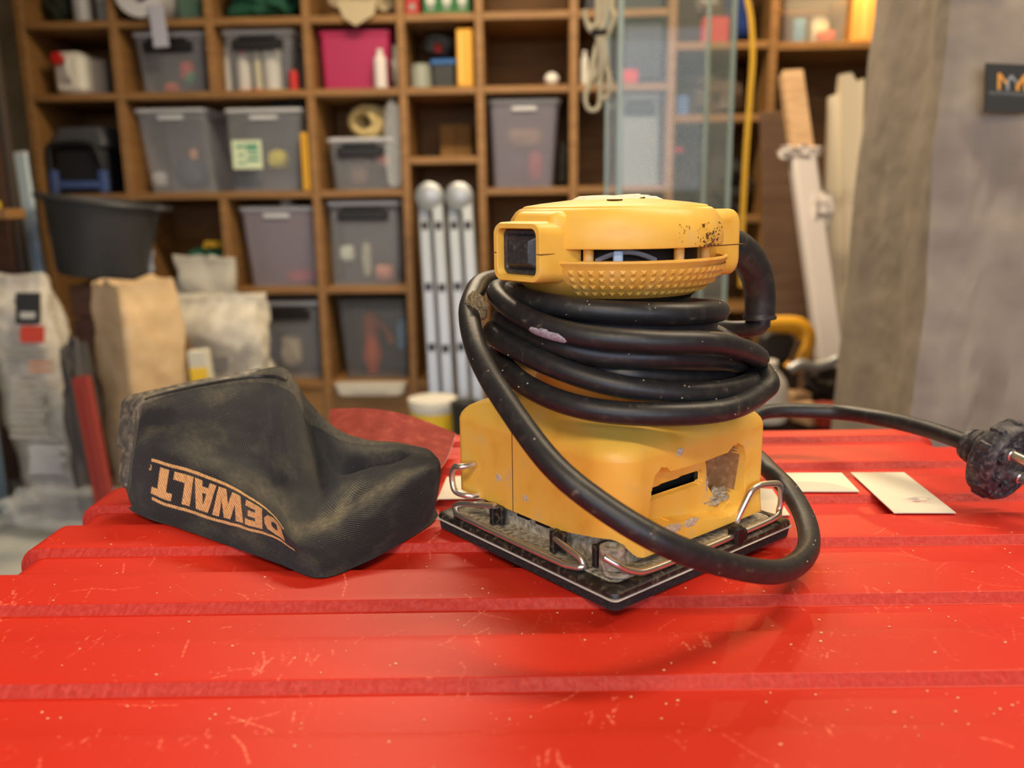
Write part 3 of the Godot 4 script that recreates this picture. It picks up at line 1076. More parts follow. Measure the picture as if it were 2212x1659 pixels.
func cord(t: Node3D) -> void:
	var s := shape()
	var path := smooth_path([Vector3(48, 124, 0), Vector3(66, 125, 0), Vector3(84, 122, 0), Vector3(98, 113, 0), Vector3(105, 100, 0), Vector3(106, 86, 0)], 1.0)
	var rad := []
	for k in path.size():
		var f := float(k) / path.size()
		rad.append(lerpf(9.2, 7.4, f) + (0.9 if f > 0.955 else 0.0))
	add_tube(s, path, rad, 24)
	part("cord_boot", t, mm(s), M.black_rubber, 60.0)
	var pts := [Vector3(106, 90, 0), Vector3(105.5, 82, 0)]
	for q in [[-52, 100, 80], [-75, 78, 90], [-115, 55, 102], [-165, 46, 107],
			[-222, 44, 106.5], [-258, 45, 104.5], [-292, 45, 103], [-317, 45, 102], [-346, 43, 100], [-390, 41, 98], [-450, 38, 99], [-500, 38, 101], [-541, 39, 100.5], [-581, 39.5, 98.5], [-616, 40, 97], [-650, 40, 95.5], [-690, 40.5, 95.5], [-750, 40, 98], [-810, 40, 103], [-860, 44, 106.5],
			[-541, 49, 108.5], [-581, 51.5, 102], [-610, 55, 97], [-636, 57, 95], [-667, 58, 92], [-703, 60, 81], [-735, 52, 75], [-790, 43, 84], [-860, 43, 94],
			[-904, 47, 97], [-952, 49, 93], [-978, 50, 89], [-1009, 50, 87], [-1044, 49, 82.5], [-1065, 51, 79], [-1110, 44, 78], [-1170, 42, 84], [-1230, 46, 90],
			[-1272, 52, 92], [-1308, 53, 87], [-1334, 55, 81], [-1356, 56.5, 77], [-1385, 57, 74], [-1420, 57, 73], [-1470, 46, 74], [-1530, 43, 78], [-1590, 44, 84],
			[-1630, 45, 85], [-1698, 45, 82], [-1724, 46, 80], [-1760, 45.5, 75], [-1785, 48, 73], [-1830, 50, 72], [-1890, 48, 76], [-1960, 50, 81],
			[-2012, 53, 80], [-2035, 57, 74.5], [-2056, 61, 71], [-2078, 63, 69.5], [-2104, 63.5, 68.5], [-2129, 63, 70], [-2143, 63, 74], [-2185, 57, 84], [-2240, 52, 98], [-2290, 55, 109]]:
		pts.append(pol(q[0], q[1], q[2]))
	pts.append_array([Vector3(-31, 111, -47), Vector3(-48.6, 106.7, -33.6), Vector3(-62.9, 99.9, -17.1), Vector3(-76.5, 88.4, 8), Vector3(-81.5, 75.8, 29.7), Vector3(-83.5, 61.8, 53.1), Vector3(-78.5, 51.6, 69.2), Vector3(-67.7, 41.1, 84.8), Vector3(-46.5, 29.6, 92.1), Vector3(-12.8, 16.6, 92.9), Vector3(17.4, 12.6, 85.6), Vector3(40.7, 14.5, 71.2), Vector3(58.5, 19.2, 51.5), Vector3(76, 21.0, 27.7)])
	var inv := sander_xf.affine_inverse()
	for q in [Vector3(0.123, 0.021, -0.437), Vector3(0.1432, 0.0265, -0.4658), Vector3(0.1828, 0.0259, -0.4659), Vector3(0.1985, 0.0285, -0.4400), Vector3(0.2120, 0.0285, -0.4170), Vector3(0.2212, 0.0275, -0.3930)]:
		pts.append(inv * (q + Vector3(0, TOP, 0)) * 1000.0)
	s = shape()
	add_tube(s, smooth_path(pts, 2.2), 4.3, 16)
	var c := part("power_cord", t, mm(s), M.cord, 70.0)
	s = shape()
	for k in 110:
		var fi := rng.randf_range(6.0, pts.size() - 4.0)
		var ii := int(fi)
		var cc: Vector3 = cat(pts[ii - 1], pts[ii], pts[ii + 1], pts[ii + 2], fi - ii)
		var outw := Vector3(cc.x, 0, cc.z).normalized()
		var a := rng.randf_range(-0.6, 1.2)
		var z := rng.randf_range(0.2, 0.6)
		add_lump(s, cc + (outw * cos(a) + Vector3.UP * sin(a)) * 4.3, Vector3(z * rng.randf_range(0.8, 2.0), z, z), 0.3, k, 5)
	var sp := part("dried_specks", c, mm(s), M.chip)
	sp.set_meta("kind", "stuff")
	# a dried blob of paint, lint caught on the bend
	s = shape()
	add_patch(s, pts, 23.6, 0.6, 9.0, 4.42)
	part("paint_blob", c, mm(s), M.paint)
	s = shape()
	add_lump(s, Vector3(-57.5, 103.6, -20.0), Vector3(8.6, 12.0, 9.4), 0.22, 5, 16)
	part("caught_lint", c, mm(s), M.lint)
	# plug
	var a: Vector3 = inv * (Vector3(0.2205, 0.0277, -0.3950) + Vector3(0, TOP, 0)) * 1000.0
	var dir := (inv.basis * Vector3(0.44, -0.20, 0.87)).normalized()
	var side := dir.cross(Vector3.UP).normalized()
	var xf := Transform3D(Basis(side, dir, side.cross(dir)), a)
	s = shape()
	add_lathe(s, [[5.0, 0.0], [7.4, 0.8], [8.2, 3.0], [7.6, 3.8], [8.6, 4.6], [8.8, 7.0], [8.0, 7.8], [9.4, 8.6], [10.0, 10.6], [15.0, 12.2], [18.4, 14.6], [19.2, 18.0], [19.0, 23.0], [17.6, 25.2], [16.0, 25.4], [15.2, 24.4], [6.0, 24.2]], 40, xf)
	for k in 12:                                  # moulded grip lumps round the rim
		var f := TAU * k / 12.0
		add_box(s, xf * Vector3(cos(f) * 18.2, 19.0, sin(f) * 18.2), Vector3(4.4, 8.0, 3.4), 1.2, xf.basis * Basis(Vector3.UP, -f + PI * 0.5))
	for k in 7:                                   # knobbly front face
		var f := TAU * k / 7.0 + 0.4
		add_lump(s, xf * Vector3(cos(f) * 10.5, 24.6, sin(f) * 10.5), Vector3(5.0, 5.0, 5.0), 0.25, k, 8)
	part("plug", c, mm(s), M.plug_rubber, 35.0)
	for k in [-1, 1]:
		s = shape()
		add_lathe(s, [[2.9, 23.0], [2.9, 26.5], [2.4, 27.0], [2.4, 41.0], [1.9, 42.6], [0.8, 43.3]], 20, xf * Transform3D(Basis(), Vector3(6.5 * k, 0, 7.0 * k)))
		part("plug_pin", c, mm(s), M.chrome)

func add_patch(s: Dictionary, pts: Array, where: float, len_: float, width: float, rad: float) -> void:   # a skin on the cord round a place of its path, on the outer side
	var rows := []
	for k in 15:
		var f := where + (k / 14.0 - 0.5) * len_
		var i := int(f)
		var c: Vector3 = cat(pts[i - 1], pts[i], pts[i + 1], pts[i + 2], f - i)
		var c2: Vector3 = cat(pts[i - 1], pts[i], pts[i + 1], pts[i + 2], f - i + 0.02)
		var tt := (c2 - c).normalized()
		var out := Vector3(c.x, 0, c.z).normalized()
		out = (out - tt * out.dot(tt)).normalized()
		var dn := out.cross(tt).normalized()
		if dn.y > 0.0:
			dn = -dn
		var row := []
		var e := sin(PI * clampf(k / 14.0, 0.0, 1.0))
		var wob := 0.75 + 0.25 * sin(k * 1.3) + 0.15 * sin(k * 2.9)
		for j in 9:
			var a := deg_to_rad(lerpf(12.0 - 14.0 * wob, 62.0, j / 8.0))
			a = deg_to_rad(36.0) + (a - deg_to_rad(36.0)) * pow(e, 0.35)
			row.append(c + (out * cos(a) + dn * sin(a)) * (rad + 0.25 * (1.0 if j > 0 and j < 8 and k > 0 and k < 14 else 0.0)))
		rows.append(row)
	add_grid(s, rows, false, false, false, false)
	var n: Vector3 = (s.v[s.i[1]] - s.v[s.i[0]]).cross(s.v[s.i[2]] - s.v[s.i[0]])
	if n.dot(Vector3(s.v[s.i[0]].x, 0, s.v[s.i[0]].z)) < 0.0:
		flip(s)

# ------------------------------------------------------------------ dust bag
func inside(q: Vector2, polys: Array) -> bool:
	for p in polys:
		if Geometry2D.is_point_in_polygon(q, p):
			return true
	return false

func bag_print() -> Image:                            # the print on the cloth and its dust, over the whole skin of the bag
	var w := 2048
	var h := 1024
	var im := Image.create(w, h, false, Image.FORMAT_RGBA8)
	im.fill(Color(0.3, 0.27, 0.2, 0.0))
	var n := FastNoiseLite.new()
	n.seed = 91
	n.frequency = 0.003
	n.fractal_octaves = 6
	var n2 := FastNoiseLite.new()
	n2.seed = 92
	n2.frequency = 0.03
	var dustc := c8(150, 140, 112)
	for y in range(0, h, 2):
		for x in range(0, w, 2):
			var e := n.get_noise_2d(x, y)
			var v := float(y) / h
			var u := float(x) / w
			var a := clampf(0.03 + e * 0.35, 0.0, 0.22)
			a += clampf(0.36 - absf(v - 0.48) * 1.3 - absf(u - 0.66) * 1.0, 0.0, 0.34) * (0.8 + e * 2.0)
			if v > 0.93:
				a += 0.25
			if u < 0.03:
				a += 0.3
			a *= 0.75 + 0.6 * n2.get_noise_2d(x, y)
			var c := Color(dustc.r, dustc.g, dustc.b, clampf(a, 0.0, 0.6))
			im.set_pixel(x, y, c)
			im.set_pixel(x + 1, y, c)
			im.set_pixel(x, y + 1, c)
			im.set_pixel(x + 1, y + 1, c)
	for k in 700:
		var q := Vector2(rng.randf() * w, rng.randf() * h)
		var c := c8(212, 196, 160, rng.randf_range(0.4, 0.95))
		var d := Vector2.from_angle(rng.randf() * TAU) * rng.randf_range(0, 6)
		for j in 5:
			var e := q + d * j * 0.2
			im.set_pixel(clampi(int(e.x), 0, w - 1), clampi(int(e.y), 0, h - 1), c)
	# lettering: seven letters' worth of strokes, drawn upright in a 6.3 x 1 strip and laid upside down on the cloth
	var sl := 0.22
	var g := []                                       # [polygon, is it a hole]
	var put_ := func(x0: float, wd: float, pts: Array, hole := false):
		var p := PackedVector2Array()
		for k in range(0, pts.size(), 2):
			p.append(Vector2(x0 + pts[k] * wd + sl * pts[k + 1], pts[k + 1]))
		g.append([p, hole])
	put_.call(0.0, 1.0, [0, 0, 0.45, 0, 0.8, 0.12, 0.98, 0.38, 0.98, 0.66, 0.84, 0.88, 0.5, 1, 0, 1])
	put_.call(0.0, 1.0, [0.34, 0.32, 0.5, 0.32, 0.64, 0.42, 0.64, 0.6, 0.52, 0.7, 0.34, 0.7], true)
	put_.call(1.08, 0.78, [0, 0, 1, 0, 1, 0.26, 0.42, 0.26, 0.42, 0.38, 0.85, 0.38, 0.85, 0.62, 0.42, 0.62, 0.42, 0.75, 1, 0.75, 1, 1, 0, 1])
	put_.call(1.92, 1.36, [0.14, 0, 0.42, 0, 0.52, 0.5, 0.62, 0, 0.88, 0, 1.0, 1, 0.78, 1, 0.74, 0.42, 0.62, 1, 0.42, 1, 0.3, 0.42, 0.24, 1, 0.0, 1])
	put_.call(3.22, 0.98, [0, 0, 0.32, 0, 0.36, 0.2, 0.62, 0.2, 0.66, 0, 1, 0, 0.78, 1, 0.26, 1])
	put_.call(3.22, 0.98, [0.41, 0.4, 0.59, 0.4, 0.51, 0.78], true)
	put_.call(4.26, 0.78, [0, 0, 1, 0, 1, 0.28, 0.42, 0.28, 0.42, 1, 0, 1])
	put_.call(5.0, 0.86, [0.28, 0, 0.7, 0, 0.7, 0.74, 1, 0.74, 1, 1, 0, 1, 0, 0.74, 0.28, 0.74])
	var ink := c8(240, 186, 116)
	var u0 := 0.118
	var u1 := 0.512
	var v0 := 0.172
	var v1 := 0.322
	for y in range(int(v0 * h) - 4, int(v1 * h) + 5):
		for x in range(int(u0 * w), int(u1 * w)):
			var fu := (x / float(w) - u0) / (u1 - u0)
			var fv := (y / float(h) - v0) / (v1 - v0)     # 0 at the lower bar, 1 at the upper bar
			var on := 0.0
			if (fv > -0.02 and fv < 0.075 and fu > 0.02) or (fv > 0.925 and fv < 1.02 and fu > 0.02):
				on = 1.0
			elif fv > 0.15 and fv < 0.85:
				var q := Vector2((1.0 - fu) * 6.35 - 0.22, 1.0 - (fv - 0.15) / 0.7)
				var lit := false
				for e in g:
					if Geometry2D.is_point_in_polygon(q, e[0]):
						lit = not e[1]
				on = 1.0 if lit else 0.0
				# the small ring before the lettering
				var dd := Vector2((fu - 0.006) * 6.35, (fv - 0.80) * 0.9)
				if absf(dd.length() - 0.075) < 0.02:
					on = 1.0
			if on > 0.0:
				var wear := 0.95 - clampf(n2.get_noise_2d(x * 1.3, y * 1.3) * 0.5, 0.0, 0.25)
				im.set_pixel(x, y, Color(ink.r, ink.g, ink.b, wear))
	return im

func dust_bag() -> void:
	# rows from the bottom edge up over the front, the hollow and the ridge; columns from the collar round the far corner
	var g := [
		[272, 1058, .412, 300, 1112, .405, 400, 1162, .385, 500, 1205, .366, 600, 1240, .348, 690, 1264, .333, 780, 1234, .345, 860, 1187, .364, 925, 1128, .385, 946, 1070, .396],
		[276, 1040, .412, 318, 1078, .404, 410, 1110, .388, 500, 1138, .370, 590, 1164, .352, 672, 1203, .334, 768, 1185, .343, 858, 1130, .360, 932, 1070, .380, 952, 1030, .392],
		[280, 1010, .413, 318, 985, .406, 410, 1010, .390, 495, 1042, .374, 575, 1093, .358, 640, 1160, .341, 738, 1133, .349, 842, 1072, .362, 926, 1020, .378, 951, 1006, .388],
		[286, 960, .415, 330, 945, .413, 430, 962, .405, 520, 1005, .397, 600, 1058, .388, 660, 1110, .376, 740, 1096, .374, 830, 1045, .376, 905, 1004, .383, 947, 992, .388],
		[290, 920, .416, 345, 905, .417, 450, 920, .416, 545, 958, .414, 618, 1012, .397, 690, 1052, .409, 760, 1042, .394, 830, 1012, .389, 890, 990, .388, 940, 984, .390],
		[293, 890, .417, 360, 872, .422, 465, 866, .431, 560, 880, .434, 622, 930, .414, 690, 992, .428, 750, 998, .410, 815, 985, .401, 875, 971, .396, 930, 974, .393],
		[298, 868, .419, 375, 842, .432, 470, 817, .448, 555, 799, .462, 617, 797, .459, 665, 864, .450, 725, 924, .440, 790, 949, .430, 855, 955, .416, 915, 967, .402]]
	var pts := []
	for row in g:
		var a := []
		for k in 10:
			var q := at(row[k * 3], row[k * 3 + 1], row[k * 3 + 2])
			q.y = maxf(q.y, TOP + 0.0008)
			a.append(q)
		pts.append(a)
	var nr := 7
	var nc := 10
	var sub := 9
	var no := FastNoiseLite.new()
	no.seed = 5
	no.frequency = 42.0
	var at_uv := func(fr: float, fc: float) -> Vector3:
		var i := mini(int(fr), nr - 2)
		var j := mini(int(fc), nc - 2)
		var c := []
		for a in range(-1, 3):
			var e := []
			for b in range(-1, 3):
				e.append(pts[clampi(i + a, 0, nr - 1)][clampi(j + b, 0, nc - 1)])
			c.append(cat(e[0], e[1], e[2], e[3], fc - j))
		return cat(c[0], c[1], c[2], c[3], fr - i)
	var rows := []
	var uvs := []
	for a in (nr - 1) * sub + 1:
		var row := []
		var ur := []
		for b in (nc - 1) * sub + 1:
			var fr := float(a) / sub
			var fc := float(b) / sub
			var q: Vector3 = at_uv.call(fr, fc)
			q += Vector3(0.3, 1, 0.5) * 0.0011 * no.get_noise_3d(q.x, q.y * 0.6, q.z) * smoothstep(0.2, 1.2, fr) * smoothstep(6.0, 5.0, fr)
			var mask := smoothstep(2.4, 3.4, fr) * smoothstep(6.05, 5.5, fr)
			var d1 := fc - lerpf(4.75, 4.2, (fr - 3.0) / 3.0)
			var e := (2.4 * exp(-pow(d1 / 0.20, 2.0)) - 5.0 * exp(-pow((d1 - 0.6) / 0.26, 2.0)) - 2.2 * exp(-pow((d1 + 0.9) / 0.16, 2.0)) * smoothstep(5.6, 4.4, fr)) * mask
			var d2 := fr - (4.55 + 0.2 * sin(fc * 1.3))
			e += (-4.6 * exp(-pow(d2 / 0.17, 2.0)) + 2.4 * exp(-pow((d2 - 0.5) / 0.22, 2.0))) * smoothstep(5.3, 6.0, fc) * smoothstep(8.3, 7.2, fc)
			q += Vector3(0.2, 0.8, 0.55) * e * 0.001
			row.append(q)
			ur.append(Vector2(fc / 9.0, fr / 6.0))
		rows.append(row)
		uvs.append(ur)
	# the hidden back and underside
	var back := []
	var under := []
	for q in rows[-1]:
		back.append(Vector3(q.x + 0.003, TOP + 0.001, q.z - 0.006))
	for q in rows[0]:
		under.append(Vector3(q.x, TOP + 0.0006, q.z))
	rows.append(back)
	rows.append(under)
	for e in 2:
		uvs.append(uvs[0].map(func(v): return Vector2(v.x, 1.0)))
	var base: Vector3 = Vector3(-0.105, TOP, -0.385)
	var t := thing("dust_bag", "black cloth dust bag with an orange upside-down print beside the sander", "dust bag", Transform3D(Basis(), base))
	for row in rows:
		for k in row.size():
			row[k] -= base
	var s := shape()
	add_grid(s, rows, false, false, false, true, uvs)
	s.uv2 = s.uv.duplicate()
	var m := mat(c8(27, 27, 30), 0.92)
	m.rim_enabled = true
	m.rim = 0.35
	m.rim_tint = 0.3
	var weave := Image.create(64, 64, false, Image.FORMAT_RGB8)
	for y in 64:
		for x in 64:
			var v := 0.5 + 0.5 * sin((x + y) * TAU / 16.0)
			weave.set_pixel(x, y, Color(v, v, v))
	bump(m, ImageTexture.create_from_image(weave), 0.035)
	m.uv1_scale = Vector3(34, 16, 1)
	m.detail_enabled = true
	m.detail_albedo = ImageTexture.create_from_image(bag_print())
	m.detail_uv_layer = BaseMaterial3D.DETAIL_UV_2
	m.detail_blend_mode = BaseMaterial3D.BLEND_MODE_MIX
	part("cloth_body", t, s, m, 50.0)
	# piping along the ridge and the end seam
	s = shape()
	var pp := []
	for k in 40:
		pp.append(at_uv.call(5.72, 0.3 + k * 3.7 / 39.0) - base + Vector3(0, 0.0004, 0))
	add_tube(s, pp, 0.0011, 8)
	part("top_seam", t, s, M.black_rubber)
	# collar: a plastic frame that closes the mouth, its spout beyond
	var fb := at(276, 1062, .4125)
	var ft := at(300, 866, .4185)
	var bt := at(592, 797, .468)
	var bb := bt
	bb.y = TOP + 0.003
	var out := Vector3(-0.772, 0, -0.635)
	var frame := func(a: float, b: float, lo: float, hi: float, d: float, rr: float) -> Array:   # rounded outline on the mouth's plane
		var o := []
		for v in ring((b - a) * 0.5, (hi - lo) * 0.5, rr, 0.0, [5, 5, 5, 5], 6):
			var x: float = (a + b) * 0.5 + v.x
			var y: float = (lo + hi) * 0.5 + v.z
			o.append(fb.lerp(bb, x).lerp(ft.lerp(bt, x), y) + out * d - base)
		return o
	s = shape()
	add_grid(s, [frame.call(0.0, 1.0, 0.0, 1.0, -0.001, 0.1), frame.call(-0.02, 1.02, -0.03, 1.03, 0.001, 0.12), frame.call(-0.02, 1.02, -0.03, 1.03, 0.0045, 0.12), frame.call(0.0, 1.0, 0.0, 1.0, 0.006, 0.1), frame.call(0.0, 1.0, 0.0, 1.0, 0.011, 0.1), frame.call(0.03, 0.97, 0.04, 0.96, 0.0125, 0.1)], true, true, true)
	part("collar", t, s, M.dusty_plastic, 40.0)
	s = shape()
	add_grid(s, [frame.call(0.06, 0.75, 0.32, 0.95, 0.012, 0.08), frame.call(0.06, 0.75, 0.32, 0.95, 0.026, 0.08), frame.call(0.08, 0.73, 0.35, 0.92, 0.027, 0.08)], true, true, true)
	part("spout", t, s, M.dusty_plastic, 40.0)

# ------------------------------------------------------------------ papers on the lid
func on_lid(u: float, v: float, y := 0.0) -> Vector3:
	var d := cam_f + cam_r * (u - 1106.0) / FPX - cam_u * (v - 829.5) / FPX
	return EYE + d * ((TOP + y - EYE.y) / d.y)

func card(label: String, quad: Array, y: float, m: Material, n := "paper_card", cat_ := "card") -> void:
	var c := Vector3.ZERO
	var a := []
	for q in quad:
		a.append(on_lid(q[0], q[1], y))
		c += a[-1]
	c /= a.size()
	var s := shape()
	add_grid(s, [[a[0] - c, a[1] - c], [a[3] - c, a[2] - c]], false, false, false, false, [[Vector2(0, 0), Vector2(1, 0)], [Vector2(0, 1), Vector2(1, 1)]])
	if (s.v[s.i[1]] - s.v[s.i[0]]).cross(s.v[s.i[2]] - s.v[s.i[0]]).y < 0.0:
		flip(s)
	var b := shape()
	var dn := Vector3(0, -0.00005, 0)
	add_prism(b, [a[0] - c + dn, a[1] - c + dn, a[2] - c + dn, a[3] - c + dn], Vector3(0, -0.0004, 0))
	var me := mesh_of(s, 20.0, null, m)
	mesh_of(b, 20.0, me, M.card)
	var o := part(n, self, me, null)
	o.position = c
	tag(o, label, cat_)

func papers() -> void:
	var im := Image.create(256, 256, false, Image.FORMAT_RGB8)
	im.fill(c8(226, 220, 204))
	var n := FastNoiseLite.new()
	n.seed = 3
	n.frequency = 0.03
	for y in range(130, 235):
		for x in range(40, 250):
			var f := clampf(1.0 - absf(y - 186.0) / 26.0, 0.0, 1.0) * clampf(1.0 - absf(x - 165.0) / 85.0, 0.0, 1.0)
			f *= clampf(0.7 + n.get_noise_2d(x * 0.6, y * 2.0) * 1.6, 0.0, 1.0)
			var cc := c8(120, 108, 130) if y < 182 else c8(190, 170, 175)
			if absf(y - 192.0) < 7.0 and x > 130 and x < 205 and n.get_noise_2d(x, y * 3.0) > -0.1:
				cc = c8(140, 50, 52)
			im.set_pixel(x, y, c8(226, 220, 204).lerp(cc, f))
	var m := mat(Color.WHITE, 0.35)
	m.albedo_texture = ImageTexture.create_from_image(im)
	card("white card with a dark red and grey smudge near the plug", [[1837, 1020], [1953, 1020], [2065, 1107], [1931, 1107]], 0.0012, m)
	card("clean white card lying nearest behind the cord loop", [[1655, 1021], [1818, 1021], [1856, 1061], [1697, 1061]], 0.0012, M.card)
	card("small white card under the right corner of the sander", [[1600, 1052], [1668, 1056], [1706, 1112], [1630, 1118]], 0.0010, M.card)
	card("white paper corner showing between dust bag and sander", [[965, 1030], [1040, 1026], [1040, 1076], [945, 1078]], 0.0012, M.card)
	# curled red abrasive sheet behind the bag
	var s := shape()
	var rows := []
	var a := on_lid(952, 1012)
	var b := on_lid(990, 960)
	var fl := at(712, 878, 0.520)
	var fr := at(985, 936, 0.50)
	var nl := at(700, 1000, 0.455)
	var nrr := at(948, 1015, 0.435)
	nl.y = TOP + 0.002
	nrr.y = maxf(TOP + 0.002, nrr.y)
	var c := (fl + fr + nl + nrr) * 0.25
	for k in 13:
		var f := k / 12.0
		var row := []
		for j in 13:
			var g := j / 12.0
			var q: Vector3 = nl.lerp(fl, f).lerp(nrr.lerp(fr, f), g)
			q.y += 0.006 * sin(PI * g) * f - 0.003 * sin(PI * f) - 0.005 * smoothstep(0.72, 1.0, f) * f * (1.0 - g) * 0.3
			row.append(q - c)
		rows.append(row)
	add_grid(s, rows, false, false, false, false)
	flip(s)
	var n0: Vector3 = (s.v[s.i[1]] - s.v[s.i[0]]).cross(s.v[s.i[2]] - s.v[s.i[0]])
	if n0.y < 0.0:
		flip(s)
	# the paper back
	var s2 := shape()
	add_grid(s2, rows.map(func(r_): return r_.map(func(q): return q + Vector3(0, -0.0006, 0))), false, false, false, false)
	if (s2.v[s2.i[1]] - s2.v[s2.i[0]]).cross(s2.v[s2.i[2]] - s2.v[s2.i[0]]).y > 0.0:
		flip(s2)
	var t := thing("abrasive_sheet", "dull red abrasive sheet curling up behind the dust bag", "sandpaper", Transform3D(Basis(), c))
	part("grit_face", t, s, M.sandpaper, 60.0)
	part("paper_back", t, s2, M.card, 60.0)

# ------------------------------------------------------------------ shelving
var COLS := [66.0, 262.0, 466.0, 672.0, 872.0, 1038.0, 1239.0, 1449.0, 1664.0]   # uprights, seen at v = 250
var cx := []        # their places along the shelving
var ry := []        # heights of the boards, top first
const SD := 0.40    # depth of the shelving
const BT := 0.030   # board thickness

func shelving() -> void:
	shelf_xf = Transform3D(Basis(Vector3.UP, deg_to_rad(-2.0)), Vector3(0, 0, -3.6))
	for u in COLS:
		cx.append(sh(u, 250).x)
	cx.append(cx[-1] + 0.62)
	for v in [33.0, 192.0, 411.0, 620.0, 824.0]:
		ry.append(sh(690, v).y)
	var t := thing("shelving_unit", "large wooden pigeonhole shelving unit filling the back wall", "shelving", shelf_xf)
	var top: float = ry[0] + 0.36
	for k in cx.size():
		for q in ([[0.0, ry[2] - BT], [ry[1] - BT - 0.002, top]] if k == 2 else [[0.0, top]]):
			var s := shape()
			add_box(s, Vector3(cx[k], (q[0] + q[1]) * 0.5, -SD * 0.5), Vector3(BT * 1.15, q[1] - q[0], SD), 0.003)
			part("upright", t, s, M.wood)
	var s0 := shape()
	add_box(s0, Vector3(cx[2], ry[2] - BT * 0.5, -SD * 0.5), Vector3(BT * 1.16, BT, SD - 0.004), 0.003)
	part("shelf_board", t, s0, M.wood)
	var boards := {0: [0, 1, 2, 4], 1: [0, 1, 2, 3, 4], 2: [0, 1, 2, 3, 4], 3: [0, 1, 2, 3, 4], 4: [0, 1, 4], 5: [0, 1, 2, 3, 4], 6: [0, 1, 2, 3, 4], 7: [4], 8: [4]}
	for c in boards:
		for q in boards[c]:
			board(t, c, ry[q])
	board(t, 4, sh(950, 338).y)
	for v in [89.0, 247.0, 466.0, 660.0]:
		board(t, 7, sh(1560, v).y)
	board(t, 8, sh(1780, 89).y)
	for c in cx.size() - 1:
		board(t, c, top - BT)
		var s := shape()
		add_box(s, Vector3((cx[c] + cx[c + 1]) * 0.5, top * 0.5, -SD - 0.006), Vector3(cx[c + 1] - cx[c], top, 0.012), 0.002)
		part("back_panel", t, s, M.wood_back)
	var s := shape()
	add_box(s, Vector3((cx[0] + cx[-1]) * 0.5, (ry[4] - BT) * 0.5, -0.03), Vector3(cx[-1] - cx[0], ry[4] - BT, 0.03), 0.003)
	part("plinth", t, s, M.wood)

var tops := {}      # column -> board tops

func fit(x0: float, x1: float, y: float, y1: float) -> Array:    # keeps a thing that stands at y inside its pigeonhole: [x0, x1, top]
	var m := (x0 + x1) * 0.5
	var c := 0
	for k in cx.size() - 1:
		if m > cx[k]:
			c = k
	var a: float = cx[c] + BT * 0.62
	var b: float = cx[c + 1] - BT * 0.62
	if y > ry[2] - 0.02 and y < ry[1] - 0.15:
		if c == 1:
			b = cx[2] - 0.003
		elif c == 2:
			a = cx[2] + 0.003
	var over := 9.0
	for q in tops.get(c, []):
		if q > y + 0.03:
			over = minf(over, q - BT - 0.002)
	return [maxf(x0, a), minf(x1, b), minf(y1, over)]

func board(t: Node3D, c: int, y: float) -> void:
	if not tops.has(c):
		tops[c] = []
	tops[c].append(y)
	var s := shape()
	add_box(s, Vector3((cx[c] + cx[c + 1]) * 0.5, y - BT * 0.5, -SD * 0.5), Vector3(cx[c + 1] - cx[c] - BT * 1.15, BT, SD - 0.004), 0.003)
	part("shelf_board", t, s, M.wood)

func sxf(p: Vector3) -> Transform3D:
	return shelf_xf * Transform3D(Basis(), p)

func base_of(u0: float, u1: float, v1: float, back: float) -> Array:    # [place of the front bottom centre, width]
	var a := sh(u0, v1, back)
	var b := sh(u1, v1, back)
	return [(a + b) * 0.5, b.x - a.x]

